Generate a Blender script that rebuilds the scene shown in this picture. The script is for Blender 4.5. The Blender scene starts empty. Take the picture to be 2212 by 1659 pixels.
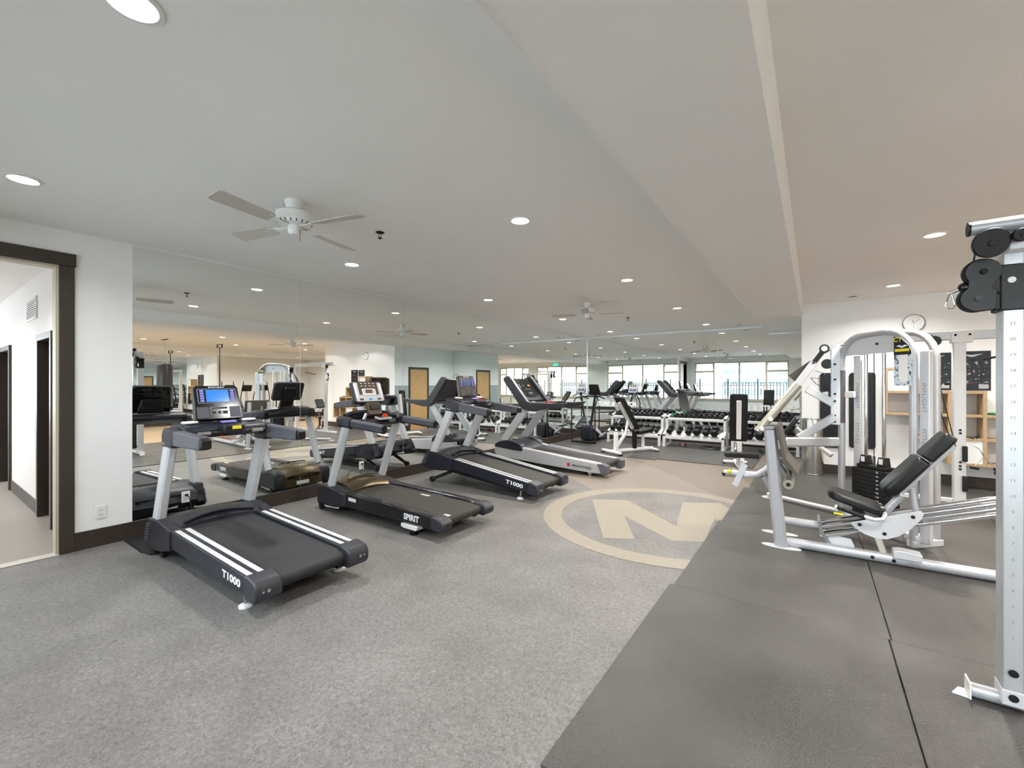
import bpy, bmesh, math, random
from mathutils import Vector, Matrix, Euler
random.seed(7)
R = math.radians
SC = bpy.context.scene
COL = SC.collection

# ------------------------------------------------------------------ camera, world, large lights, exposure
F_PX, W_PX, H_PX, CAM_Z, HORIZON = 930.0, 2212.0, 1659.0, 1.55, 829.5
YAW = math.atan(650.0 / F_PX)                       # camera turned left of +Y
cam_d = bpy.data.cameras.new('camera')
cam_d.sensor_fit = 'HORIZONTAL'; cam_d.sensor_width = 36.0
cam_d.lens = 36.0 * F_PX / W_PX
cam_d.clip_start = 0.02; cam_d.clip_end = 300
cam = bpy.data.objects.new('camera', cam_d); COL.objects.link(cam)
cam.location = (0, 0, CAM_Z); cam.rotation_euler = (math.pi / 2, 0, YAW)
SC.camera = cam

world = bpy.data.worlds.new('daylight'); SC.world = world; world.use_nodes = True
bg = world.node_tree.nodes['Background']
bg.inputs[0].default_value = (0.87, 0.94, 1.0, 1); bg.inputs[1].default_value = 10.0
SC.view_settings.view_transform = 'Standard'; SC.view_settings.look = 'None'
SC.view_settings.gamma = 1.0; SC.view_settings.use_curve_mapping = False
SC.view_settings.exposure = 0.60
SC.cycles.max_bounces = 9; SC.cycles.diffuse_bounces = 4; SC.cycles.glossy_bounces = 6
SC.cycles.transmission_bounces = 6; SC.cycles.transparent_max_bounces = 12
SC.cycles.sample_clamp_indirect = 6.0
SC.cycles.use_adaptive_sampling = True; SC.cycles.adaptive_threshold = 0.06; SC.cycles.adaptive_min_samples = 12
LAMP_W = 12.0                                       # watts of one ceiling downlight

# room measures (metres); camera stands at x=0, y=0
XL, XR, YB, YF, ZC = -5.61, 8.5, -0.8, 12.0, 2.956
YW, XW0, XW1 = 9.2, -0.16, 3.7                      # white block wall facing the windows
ZSOF, XB0, XB1 = 2.767, -0.87, -0.17                # bulkhead

# ------------------------------------------------------------------ materials
MATS = {}
def mat(name, col, rough=0.5, metal=0.0, spec=0.5, noise=0.0, nscale=20.0, bump=0.0, bscale=120.0, coat=0.0, emit=None, estr=0.0, stretch=None):
    if name in MATS: return MATS[name]
    m = bpy.data.materials.new(name); m.use_nodes = True; MATS[name] = m
    nt = m.node_tree; b = nt.nodes['Principled BSDF']
    c = tuple(((v / 255.0) / 12.92) if v / 255.0 <= 0.04045 else (((v / 255.0) + 0.055) / 1.055) ** 2.4 for v in col)
    b.inputs['Base Color'].default_value = (*c, 1)
    b.inputs['Roughness'].default_value = rough; b.inputs['Metallic'].default_value = metal
    b.inputs['Specular IOR Level'].default_value = spec
    if coat: b.inputs['Coat Weight'].default_value = coat; b.inputs['Coat Roughness'].default_value = 0.1
    if emit:
        b.inputs['Emission Color'].default_value = (*emit, 1); b.inputs['Emission Strength'].default_value = estr
    if noise or bump:
        tc = nt.nodes.new('ShaderNodeTexCoord'); mp = nt.nodes.new('ShaderNodeMapping')
        nt.links.new(tc.outputs['Object'], mp.inputs[0])
        if stretch: mp.inputs['Scale'].default_value = stretch
    if noise:
        n = nt.nodes.new('ShaderNodeTexNoise'); n.inputs['Scale'].default_value = nscale; n.inputs['Detail'].default_value = 6
        r = nt.nodes.new('ShaderNodeMapRange')
        r.inputs[1].default_value = 0.25; r.inputs[2].default_value = 0.75
        r.inputs[3].default_value = 1 - noise; r.inputs[4].default_value = 1 + noise
        mx = nt.nodes.new('ShaderNodeMix'); mx.data_type = 'RGBA'; mx.blend_type = 'MULTIPLY'; mx.inputs[0].default_value = 1
        mx.inputs[6].default_value = (*c, 1)
        nt.links.new(mp.outputs[0], n.inputs['Vector']); nt.links.new(n.outputs[0], r.inputs[0])
        nt.links.new(r.outputs[0], mx.inputs[7]); nt.links.new(mx.outputs[2], b.inputs['Base Color'])
    if bump:
        n2 = nt.nodes.new('ShaderNodeTexNoise'); n2.inputs['Scale'].default_value = bscale; n2.inputs['Detail'].default_value = 3
        bp = nt.nodes.new('ShaderNodeBump'); bp.inputs['Strength'].default_value = bump; bp.inputs['Distance'].default_value = 0.01
        nt.links.new(mp.outputs[0], n2.inputs['Vector']); nt.links.new(n2.outputs[0], bp.inputs['Height'])
        nt.links.new(bp.outputs[0], b.inputs['Normal'])
    return m

def floor_material():
    m = bpy.data.materials.new('marbled_linoleum'); m.use_nodes = True; MATS['floor'] = m
    nt = m.node_tree; b = nt.nodes['Principled BSDF']; L = nt.links
    tc = nt.nodes.new('ShaderNodeTexCoord')
    n1 = nt.nodes.new('ShaderNodeTexNoise'); n1.inputs['Scale'].default_value = 52; n1.inputs['Detail'].default_value = 9; n1.inputs['Roughness'].default_value = 0.72; n1.inputs['Distortion'].default_value = 1.2
    n2 = nt.nodes.new('ShaderNodeTexNoise'); n2.inputs['Scale'].default_value = 2.2; n2.inputs['Detail'].default_value = 4
    cr = nt.nodes.new('ShaderNodeValToRGB')
    e = cr.color_ramp.elements
    e[0].position = 0.35; e[0].color = (0.094, 0.087, 0.081, 1)
    e[1].position = 0.66; e[1].color = (0.238, 0.229, 0.223, 1)
    k = e.new(0.5); k.color = (0.163, 0.155, 0.149, 1)
    mx = nt.nodes.new('ShaderNodeMix'); mx.data_type = 'RGBA'; mx.blend_type = 'MULTIPLY'; mx.inputs[0].default_value = 1
    r = nt.nodes.new('ShaderNodeMapRange'); r.inputs[1].default_value = 0.3; r.inputs[2].default_value = 0.7; r.inputs[3].default_value = 0.84; r.inputs[4].default_value = 1.14
    L.new(tc.outputs['Object'], n1.inputs['Vector']); L.new(tc.outputs['Object'], n2.inputs['Vector'])
    L.new(n1.outputs[0], cr.inputs[0]); L.new(cr.outputs[0], mx.inputs[6]); L.new(n2.outputs[0], r.inputs[0]); L.new(r.outputs[0], mx.inputs[7])
    L.new(mx.outputs[2], b.inputs['Base Color'])
    rr = nt.nodes.new('ShaderNodeMapRange'); rr.inputs[3].default_value = 0.42; rr.inputs[4].default_value = 0.62
    L.new(n1.outputs[0], rr.inputs[0]); L.new(rr.outputs[0], b.inputs['Roughness'])
    bp = nt.nodes.new('ShaderNodeBump'); bp.inputs['Strength'].default_value = 0.12; bp.inputs['Distance'].default_value = 0.004
    L.new(n1.outputs[0], bp.inputs['Height']); L.new(bp.outputs[0], b.inputs['Normal'])
    return m

def rubber_material():
    m = bpy.data.materials.new('pebbled_rubber'); m.use_nodes = True; MATS['rubber'] = m
    nt = m.node_tree; b = nt.nodes['Principled BSDF']; L = nt.links
    tc = nt.nodes.new('ShaderNodeTexCoord')
    v = nt.nodes.new('ShaderNodeTexVoronoi'); v.inputs['Scale'].default_value = 95; v.feature = 'DISTANCE_TO_EDGE'
    n2 = nt.nodes.new('ShaderNodeTexNoise'); n2.inputs['Scale'].default_value = 1.6; n2.inputs['Detail'].default_value = 5
    cr = nt.nodes.new('ShaderNodeValToRGB'); e = cr.color_ramp.elements
    e[0].position = 0.3; e[0].color = (0.048, 0.0445, 0.0415, 1); e[1].position = 0.75; e[1].color = (0.086, 0.080, 0.075, 1)
    L.new(tc.outputs['Object'], v.inputs['Vector']); L.new(tc.outputs['Object'], n2.inputs['Vector'])
    L.new(n2.outputs[0], cr.inputs[0]); L.new(cr.outputs[0], b.inputs['Base Color'])
    b.inputs['Roughness'].default_value = 0.40
    b.inputs['Specular IOR Level'].default_value = 0.55
    r = nt.nodes.new('ShaderNodeMapRange'); r.inputs[1].default_value = 0.0; r.inputs[2].default_value = 0.25
    bp = nt.nodes.new('ShaderNodeBump'); bp.inputs['Strength'].default_value = 0.30; bp.inputs['Distance'].default_value = 0.003
    L.new(v.outputs['Distance'], r.inputs[0]); L.new(r.outputs[0], bp.inputs['Height']); L.new(bp.outputs[0], b.inputs['Normal'])
    return m

def wood_material(name, c1, c2, scale, rough=0.4):
    m = bpy.data.materials.new(name); m.use_nodes = True; MATS[name] = m
    nt = m.node_tree; b = nt.nodes['Principled BSDF']; L = nt.links
    tc = nt.nodes.new('ShaderNodeTexCoord'); mp = nt.nodes.new('ShaderNodeMapping'); mp.inputs['Scale'].default_value = scale
    n = nt.nodes.new('ShaderNodeTexNoise'); n.inputs['Scale'].default_value = 8; n.inputs['Detail'].default_value = 8; n.inputs['Distortion'].default_value = 0.6
    cr = nt.nodes.new('ShaderNodeValToRGB'); cr.color_ramp.elements[0].color = (*c1, 1); cr.color_ramp.elements[1].color = (*c2, 1)
    cr.color_ramp.elements[0].position = 0.3; cr.color_ramp.elements[1].position = 0.7
    L.new(tc.outputs['Object'], mp.inputs[0]); L.new(mp.outputs[0], n.inputs['Vector']); L.new(n.outputs[0], cr.inputs[0]); L.new(cr.outputs[0], b.inputs['Base Color'])
    b.inputs['Roughness'].default_value = rough
    return m

def mirror_material():
    m = bpy.data.materials.new('mirror_glass'); m.use_nodes = True; MATS['mirror'] = m
    nt = m.node_tree; nt.nodes.clear()
    o = nt.nodes.new('ShaderNodeOutputMaterial'); g = nt.nodes.new('ShaderNodeBsdfGlossy')
    g.inputs['Color'].default_value = (0.93, 0.955, 0.94, 1); g.inputs['Roughness'].default_value = 0.0
    nt.links.new(g.outputs[0], o.inputs[0]); return m

def pane_material():
    m = bpy.data.materials.new('window_glass'); m.use_nodes = True; MATS['pane'] = m
    nt = m.node_tree; nt.nodes.clear()
    o = nt.nodes.new('ShaderNodeOutputMaterial'); g = nt.nodes.new('ShaderNodeBsdfGlossy'); t = nt.nodes.new('ShaderNodeBsdfTransparent')
    mx = nt.nodes.new('ShaderNodeMixShader'); fr = nt.nodes.new('ShaderNodeFresnel'); fr.inputs[0].default_value = 1.35
    g.inputs['Roughness'].default_value = 0.0; t.inputs[0].default_value = (0.94, 0.97, 0.97, 1)
    nt.links.new(fr.outputs[0], mx.inputs[0]); nt.links.new(t.outputs[0], mx.inputs[1]); nt.links.new(g.outputs[0], mx.inputs[2]); nt.links.new(mx.outputs[0], o.inputs[0])
    return m

def poster_material(name, dark, light, scale, thr):
    m = bpy.data.materials.new(name); m.use_nodes = True; MATS[name] = m
    nt = m.node_tree; b = nt.nodes['Principled BSDF']; L = nt.links
    tc = nt.nodes.new('ShaderNodeTexCoord'); n = nt.nodes.new('ShaderNodeTexNoise'); n.inputs['Scale'].default_value = scale; n.inputs['Detail'].default_value = 4
    cr = nt.nodes.new('ShaderNodeValToRGB'); e = cr.color_ramp.elements
    e[0].position = thr; e[0].color = (*dark, 1); e[1].position = thr + 0.06; e[1].color = (*light, 1)
    L.new(tc.outputs['Object'], n.inputs['Vector']); L.new(n.outputs[0], cr.inputs[0]); L.new(cr.outputs[0], b.inputs['Base Color'])
    b.inputs['Roughness'].default_value = 0.3
    return m

floor_material(); rubber_material(); mirror_material(); pane_material()
wood_material('oak_floor', (0.36, 0.25, 0.14), (0.50, 0.36, 0.22), (1.2, 9, 1), 0.35)
wood_material('birch', (0.44, 0.30, 0.165), (0.53, 0.375, 0.22), (6, 6, 1.0), 0.45)
wood_material('door_wood', (0.46, 0.27, 0.10), (0.60, 0.39, 0.17), (9, 9, 0.8), 0.4)
poster_material('poster_print', (0.012, 0.011, 0.014), (0.42, 0.38, 0.38), 30, 0.56)
poster_material('placard_print', (0.05, 0.10, 0.16), (0.72, 0.78, 0.82), 34, 0.42)
mat('wall', (241, 240, 239), 0.75, noise=0.012, nscale=3, bump=0.03, bscale=300)
mat('ceiling', (240, 238, 235), 0.85, noise=0.012, nscale=2, bump=0.03, bscale=260)
mat('trim_brown', (58, 49, 44), 0.45, noise=0.06, nscale=14)
mat('casing_brown', (62, 53, 47), 0.4, noise=0.05, nscale=14)
mat('hall_floor', (150, 143, 134), 0.45, noise=0.08, nscale=22)
mat('threshold', (196, 190, 180), 0.4, noise=0.04)
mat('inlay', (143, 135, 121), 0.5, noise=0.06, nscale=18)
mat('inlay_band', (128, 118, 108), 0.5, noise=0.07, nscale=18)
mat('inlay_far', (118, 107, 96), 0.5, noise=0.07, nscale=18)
mat('seam', (112, 104, 98), 0.7, noise=0.05)
mat('white_plastic', (236, 236, 234), 0.4, noise=0.01)
mat('white_paint', (232, 231, 230), 0.35, noise=0.02, nscale=40)
mat('silver_paint', (188, 188, 192), 0.36, 0.35, noise=0.03, nscale=60)
mat('silver_light', (214, 214, 217), 0.38, 0.15, noise=0.02, nscale=60)
mat('alu', (212, 212, 214), 0.38, 0.6, noise=0.05, nscale=6, stretch=(8, 8, 0.8))
mat('steel', (196, 196, 198), 0.18, 1.0, noise=0.04, nscale=30)
mat('chrome', (225, 225, 228), 0.07, 1.0, noise=0.01)
mat('steel_bin', (205, 203, 198), 0.22, 1.0, noise=0.05, nscale=12, stretch=(1, 1, 0.02))
mat('dark_plastic', (45, 45, 52), 0.42, noise=0.05, nscale=80, bump=0.05, bscale=500)
mat('navy_plastic', (32, 33, 43), 0.38, noise=0.04, nscale=80)
mat('gray_plastic', (88, 87, 95), 0.45, noise=0.04, nscale=80)
mat('black', (16, 16, 18), 0.45, noise=0.05, nscale=60)
mat('gloss_black', (16, 16, 19), 0.12, noise=0.02, coat=0.3)
mat('belt', (34, 34, 38), 0.62, noise=0.12, nscale=5, bump=0.08, bscale=700)
mat('belt_brown', (47, 43, 40), 0.62, noise=0.10, nscale=5, bump=0.08, bscale=700)
mat('strip_white', (216, 216, 216), 0.4, 0.2, noise=0.02)
mat('grip', (74, 74, 82), 0.7, noise=0.06, nscale=90, bump=0.1, bscale=500)
mat('vinyl', (20, 20, 22), 0.38, noise=0.08, nscale=14, bump=0.06, bscale=220)
mat('black_gold_reflect', (92, 79, 58), 0.28, 0.5, noise=0.05, nscale=10)  # black treadmill hood, with its gold reflection put into the base colour
mat('console_brown', (74, 60, 48), 0.25, noise=0.05)
mat('screen_blue', (20, 70, 150), 0.15, emit=(0.02, 0.17, 0.55), estr=0.9, noise=0.05)
mat('screen_dim', (52, 66, 96), 0.15, emit=(0.10, 0.14, 0.25), estr=0.35, noise=0.05)
mat('screen_lcd', (92, 74, 56), 0.25, noise=0.03)
mat('key_violet', (110, 112, 190), 0.4, emit=(0.2, 0.2, 0.5), estr=0.4, noise=0.05)
mat('panel_gray', (176, 176, 180), 0.4, noise=0.03)
mat('yellow', (236, 222, 30), 0.45, noise=0.03)
mat('red', (200, 34, 26), 0.35, noise=0.04)
mat('orange', (232, 110, 30), 0.4, noise=0.04)
mat('green', (28, 130, 82), 0.5, noise=0.06)
mat('pink', (206, 30, 70), 0.45, noise=0.05)
mat('text_white', (236, 236, 236), 0.5, noise=0.01)
mat('text_dark', (70, 70, 74), 0.5, noise=0.02)
mat('tube_gold', (196, 190, 176), 0.30, 0.75, noise=0.03, nscale=20)
mat('footplate', (92, 86, 80), 0.55, 0.3, noise=0.12, nscale=40)
mat('rubber_black', (18, 18, 20), 0.75, noise=0.1, nscale=60)
mat('hex_rubber', (20, 20, 23), 0.42, noise=0.06, nscale=60)
mat('leather_bag', (60, 58, 62), 0.3, noise=0.12, nscale=8, bump=0.15, bscale=18, stretch=(1, 1, 0.15))
mat('concrete', (120, 122, 122), 0.8, noise=0.08, nscale=2)
mat('tower_white', (150, 156, 162), 0.6, noise=0.02)
mat('tower_glass', (84, 100, 112), 0.2, noise=0.05, nscale=0.6)
mat('frame_beige', (196, 186, 164), 0.5, noise=0.02)
mat('exit_green', (30, 190, 160), 0.4, emit=(0.03, 0.65, 0.5), estr=1.0, noise=0.02)
mat('lamp_cool', (255, 255, 255), 0.5, emit=(1.0, 0.98, 0.95), estr=14.0)
mat('lamp_warm', (255, 240, 215), 0.5, emit=(1.0, 0.88, 0.68), estr=9.0)
mat('poster_paper', (18, 18, 22), 0.3, noise=0.05)
mat('whiteboard', (245, 245, 243), 0.35, noise=0.01)
mat('clock_face', (240, 240, 240), 0.3, noise=0.01)
mat('fan_gray', (196, 190, 180), 0.5, noise=0.02)
mat('brass', (150, 110, 70), 0.3, 0.8, noise=0.05)

# ------------------------------------------------------------------ mesh helpers
ORG = {}
class MB:
    def __init__(s): s.bm = bmesh.new()
    def box(s, x0, x1, y0, y1, z0, z1):
        vs = [s.bm.verts.new(p) for p in ((x0,y0,z0),(x1,y0,z0),(x1,y1,z0),(x0,y1,z0),(x0,y0,z1),(x1,y0,z1),(x1,y1,z1),(x0,y1,z1))]
        for f in ((3,2,1,0),(4,5,6,7),(0,1,5,4),(1,2,6,5),(2,3,7,6),(3,0,4,7)): s.bm.faces.new([vs[i] for i in f])
        return s
    def obox(s, c, size, rot=(0,0,0)):
        M = Matrix.Translation(c) @ Euler(rot).to_matrix().to_4x4()
        a, b, d = (v / 2 for v in size)
        vs = [s.bm.verts.new(M @ Vector(p)) for p in ((-a,-b,-d),(a,-b,-d),(a,b,-d),(-a,b,-d),(-a,-b,d),(a,-b,d),(a,b,d),(-a,b,d))]
        for f in ((3,2,1,0),(4,5,6,7),(0,1,5,4),(1,2,6,5),(2,3,7,6),(3,0,4,7)): s.bm.faces.new([vs[i] for i in f])
        return s
    def prism(s, pts, axis, a, b):
        def P(p, t):
            return (t, p[0], p[1]) if axis == 'x' else ((p[0], t, p[1]) if axis == 'y' else (p[0], p[1], t))
        A = [s.bm.verts.new(P(p, a)) for p in pts]; B = [s.bm.verts.new(P(p, b)) for p in pts]
        n = len(pts)
        s.bm.faces.new(A); s.bm.faces.new(B[::-1])
        for i in range(n): s.bm.faces.new((A[i], B[i], B[(i+1) % n], A[(i+1) % n]))
        return s
    def mprism(s, pts, M, a, b):                    # polygon in the local xy plane of matrix M, from local z a to b
        A = [s.bm.verts.new(M @ Vector((p[0], p[1], a))) for p in pts]; B = [s.bm.verts.new(M @ Vector((p[0], p[1], b))) for p in pts]
        n = len(pts)
        s.bm.faces.new(A); s.bm.faces.new(B[::-1])
        for i in range(n): s.bm.faces.new((A[i], B[i], B[(i+1) % n], A[(i+1) % n]))
        return s
    def sweep(s, path, sect, up=(0,0,1), closed=False):
        path = [Vector(p) for p in path]; n = len(path); rings = []
        up = Vector(up)
        for i, p in enumerate(path):
            if closed: t = (path[(i+1) % n] - path[i-1])
            elif i == 0: t = path[1] - p
            elif i == n-1: t = p - path[i-1]
            else: t = (path[i+1] - p).normalized() + (p - path[i-1]).normalized()
            t.normalize()
            sd = t.cross(up)
            if sd.length < 1e-3: sd = t.cross(Vector((0.13, 1, 0.07)))
            sd.normalize(); u2 = sd.cross(t).normalized()
            k = 1.0
            if 0 < i < n-1 and not closed:
                c = (path[i+1] - p).normalized().dot(t); k = 1.0 / max(c, 0.5)
            rings.append([s.bm.verts.new(p + sd * (a * (k if abs(t.dot(up)) > 2 else 1)) + u2 * b) for a, b in sect])
        m = len(sect); rg = n if closed else n - 1
        for i in range(rg):
            r0, r1 = rings[i], rings[(i+1) % n]
            for j in range(m): s.bm.faces.new((r0[j], r0[(j+1) % m], r1[(j+1) % m], r1[j]))
        if not closed:
            s.bm.faces.new(rings[0][::-1]); s.bm.faces.new(rings[-1])
        return s
    def tube(s, path, r, seg=12, up=(0,0,1), closed=False):
        return s.sweep(path, [(r * math.cos(2*math.pi*k/seg), r * math.sin(2*math.pi*k/seg)) for k in range(seg)], up, closed)
    def bar(s, path, w, h, up=(0,0,1), rnd=0.25):
        c = min(w, h) * rnd; a, b = w/2, h/2
        return s.sweep(path, [(a-c,-b),(a,-b+c),(a,b-c),(a-c,b),(-a+c,b),(-a,b-c),(-a,-b+c),(-a+c,-b)], up)
    def cyl(s, p, q, r, seg=16, r2=None):
        p, q = Vector(p), Vector(q); t = (q - p).normalized()
        u = t.orthogonal().normalized(); v = t.cross(u)
        r2 = r if r2 is None else r2
        A = [s.bm.verts.new(p + (u*math.cos(2*math.pi*k/seg) + v*math.sin(2*math.pi*k/seg)) * r) for k in range(seg)]
        B = [s.bm.verts.new(q + (u*math.cos(2*math.pi*k/seg) + v*math.sin(2*math.pi*k/seg)) * r2) for k in range(seg)]
        s.bm.faces.new(A[::-1]); s.bm.faces.new(B)
        for k in range(seg): s.bm.faces.new((A[k], A[(k+1) % seg], B[(k+1) % seg], B[k]))
        return s
    def lathe(s, prof, c=(0,0,0), seg=24):
        rings = []
        for r, z in prof:
            rings.append([s.bm.verts.new((c[0] + max(r, 1e-4)*math.cos(2*math.pi*k/seg), c[1] + max(r, 1e-4)*math.sin(2*math.pi*k/seg), c[2] + z)) for k in range(seg)])
        for i in range(len(rings)-1):
            for k in range(seg): s.bm.faces.new((rings[i][k], rings[i][(k+1) % seg], rings[i+1][(k+1) % seg], rings[i+1][k]))
        s.bm.faces.new(rings[0][::-1]); s.bm.faces.new(rings[-1])
        return s
    def ball(s, c, r, seg=12, sz=1.0):
        n = seg // 2
        return s.lathe([(r*math.sin(math.pi*i/n), -r*sz*math.cos(math.pi*i/n)) for i in range(n+1)], c, seg)
    def xf(s, M):
        bmesh.ops.transform(s.bm, matrix=M, verts=s.bm.verts); return s
    def build(s, name, m, parent=None, bev=0.0, smooth=True, label=None, seg=2):
        bm = s.bm
        if parent is not None and parent.name in ORG:
            bmesh.ops.translate(bm, vec=-ORG[parent.name], verts=bm.verts)
        bmesh.ops.recalc_face_normals(bm, faces=bm.faces)
        me = bpy.data.meshes.new(name); bm.to_mesh(me); bm.free()
        if smooth:
            me.polygons.foreach_set('use_smooth', [True]*len(me.polygons)); me.set_sharp_from_angle(angle=R(38))
        me.materials.append(MATS[m] if isinstance(m, str) else m)
        o = bpy.data.objects.new(name, me); COL.objects.link(o)
        if parent is not None:
            o.parent = parent
            if parent.name in ORG: ORG[o.name] = ORG[parent.name]
        if bev:
            md = o.modifiers.new('bevel', 'BEVEL'); md.width = bev; md.segments = seg; md.limit_method = 'ANGLE'; md.angle_limit = R(40)
        if label: o['label'] = label
        return o

def tag(o, label, cat, group=None):
    o['label'] = label; o['category'] = cat
    if group: o['group'] = group
    return o
def thing(name, label, cat, loc, rot=(0,0,0), group=None, world=False):
    o = bpy.data.objects.new(name, None); COL.objects.link(o)
    o.location = loc; o.rotation_euler = rot; o.empty_display_size = 0.1
    tag(o, label, cat, group)
    if world: ORG[o.name] = Vector(loc)
    return o
def struct(o, label=None):
    o['kind'] = 'structure'
    if label: o['label'] = label
    return o
def copy_thing(root, loc, label=None, rot=None):
    r = root.copy(); COL.objects.link(r); r.location = loc
    if rot is not None: r.rotation_euler = rot
    if label: r['label'] = label
    for ch in list(root.children):
        c = ch.copy(); COL.objects.link(c); c.parent = r
        for g in list(ch.children):
            d = g.copy(); COL.objects.link(d); d.parent = c
    return r
def rbox(x0, x1, y0, y1, z0, z1): return MB().box(x0, x1, y0, y1, z0, z1)
def text(name, body, size, m, M, parent=None, ext=0.001, align='CENTER', sx=1.0, bold=0.0):
    cu = bpy.data.curves.new(name, 'FONT'); cu.body = body; cu.size = size; cu.align_x = align; cu.align_y = 'CENTER'; cu.extrude = ext; cu.offset = bold
    cu.resolution_u = 3
    t = bpy.data.objects.new(name + '_curve', cu); COL.objects.link(t)
    dg = bpy.context.evaluated_depsgraph_get()
    me = bpy.data.meshes.new_from_object(t.evaluated_get(dg))
    bpy.data.objects.remove(t); bpy.data.curves.remove(cu)
    me.name = name
    MM = M @ Matrix.Diagonal((sx, 1, 1, 1))
    if parent is not None and parent.name in ORG: MM = Matrix.Translation(-ORG[parent.name]) @ MM
    me.transform(MM)
    me.materials.clear(); me.materials.append(MATS[m])
    o = bpy.data.objects.new(name, me); COL.objects.link(o)
    if parent is not None: o.parent = parent
    return o
def basis(o, x, y):                                  # matrix with origin o, local x and y axes
    x = Vector(x).normalized(); y = Vector(y); z = x.cross(y).normalized(); y = z.cross(x)
    M = Matrix((x, y, z)).transposed().to_4x4(); M.translation = Vector(o); return M
def arc(c, r, a0, a1, n, plane='xy'):
    out = []
    for i in range(n+1):
        a = a0 + (a1-a0)*i/n
        u, v = r*math.cos(a), r*math.sin(a)
        out.append((c[0]+u, c[1]+v, c[2]) if plane == 'xy' else ((c[0]+u, c[1], c[2]+v) if plane == 'xz' else (c[0], c[1]+u, c[2]+v)))
    return out
def rrect(w, h, r, n=5):
    pts = []
    for cx, cy, a in ((w/2-r, h/2-r, 0), (-w/2+r, h/2-r, 90), (-w/2+r, -h/2+r, 180), (w/2-r, -h/2+r, 270)):
        for i in range(n+1):
            t = R(a + 90*i/n); pts.append((cx + r*math.cos(t), cy + r*math.sin(t)))
    return pts
mat('text_emboss', (150, 150, 154), 0.5, noise=0.02)
mat('wainscot', (150, 162, 164), 0.35, noise=0.12, nscale=3)
mat('channel_alu', (225, 225, 226), 0.34, 0.9, noise=0.02)
mat('bracket_black', (36, 34, 33), 0.45, noise=0.05)
mat('wall_blue', (228, 236, 236), 0.7, noise=0.012, nscale=3)

# ------------------------------------------------------------------ structure: floor, walls, ceiling
HX = -12.0                                           # far end of the side hall
fl = struct(rbox(XL, 3.0, YB, YF, -0.1, 0).build('floor', 'floor', smooth=False), 'grey marbled linoleum gym floor')
struct(rbox(3.0, XR, YB, 14.0, -0.1, 0).build('floor', 'oak_floor', smooth=False), 'light oak floor of the stretching area')
struct(rbox(HX, XL, -1.6, 1.12, -0.1, -0.002).build('floor', 'hall_floor', smooth=False), 'pale grey hall floor')
def flat(name, pts, m, z=0.0012):
    return MB().prism(pts, 'z', 0.0, z).build(name, m, fl, smooth=False)
cx, cy = -1.385, 5.10
def ring(name, r0, r1, m, z):
    b = MB(); n = 72
    A = [b.bm.verts.new((cx + r0*math.cos(2*math.pi*k/n), cy + r0*math.sin(2*math.pi*k/n), z)) for k in range(n)]
    B = [b.bm.verts.new((cx + r1*math.cos(2*math.pi*k/n), cy + r1*math.sin(2*math.pi*k/n), z)) for k in range(n)]
    for k in range(n): b.bm.faces.new((A[k], A[(k+1) % n], B[(k+1) % n], B[k]))
    return b.build(name, m, fl, smooth=False)
# curved floor bands that sweep from the far end to the round emblem
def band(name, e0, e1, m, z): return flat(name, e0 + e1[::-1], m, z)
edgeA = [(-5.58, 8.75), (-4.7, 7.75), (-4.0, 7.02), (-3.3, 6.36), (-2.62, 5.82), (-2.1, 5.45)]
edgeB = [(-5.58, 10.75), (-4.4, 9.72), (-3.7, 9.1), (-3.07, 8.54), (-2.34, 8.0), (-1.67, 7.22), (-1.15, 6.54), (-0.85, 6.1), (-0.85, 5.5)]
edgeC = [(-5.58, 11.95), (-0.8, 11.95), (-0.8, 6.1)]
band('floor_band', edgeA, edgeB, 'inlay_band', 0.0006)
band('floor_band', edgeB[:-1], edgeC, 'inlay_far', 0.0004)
flat('emblem_disc', [(cx + 1.3*math.cos(2*math.pi*k/72), cy + 1.3*math.sin(2*math.pi*k/72)) for k in range(72)], 'floor', 0.0012)
ring('emblem_ring', 1.205, 1.42, 'inlay', 0.0020)
flat('emblem_letter', [(-2.426,5.353),(-2.021,5.581),(-1.219,4.867),(-1.397,5.893),(-0.987,6.14),(-0.55,5.436),(-0.55,4.926),(-0.924,5.387),(-0.872,4.548),(-1.148,4.393),(-1.813,4.893),(-1.46,4.229),(-1.731,4.08)], 'inlay', 0.0022)
# hairline joints in the linoleum
flat('floor_joint', [(-3.3, 1.02), (-0.93, 2.12), (-0.9308, 2.122), (-3.3008, 1.022)], 'seam', 0.0004)
flat('floor_joint', [(-1.62, 1.70), (-1.30, 1.02), (-1.2985, 1.0207), (-1.6185, 1.7007)], 'seam', 0.0004)

# ceiling and bulkhead
struct(rbox(XL-0.1, XR+0.1, YB-0.2, 14.1, ZC, ZC+0.1).build('ceiling', 'ceiling', smooth=False))
bk = struct(MB().prism([(XB0, ZSOF), (XB1, ZSOF), (XB1+0.03, ZC), (XB0, ZC)], 'y', YB, YF).build('ceiling_bulkhead', 'ceiling', smooth=False), 'long boxed bulkhead dropping below the ceiling')
rbox(XB0-0.006, XB0+0.006, YB, YF, ZSOF-0.004, ZSOF+0.01).build('corner_bead', 'white_paint', bk, smooth=False)
# hall ceiling
struct(rbox(HX, XL-0.12, -1.6, 0.97, 2.86, 2.96).build('ceiling', 'ceiling', smooth=False), 'hall ceiling')

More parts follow.
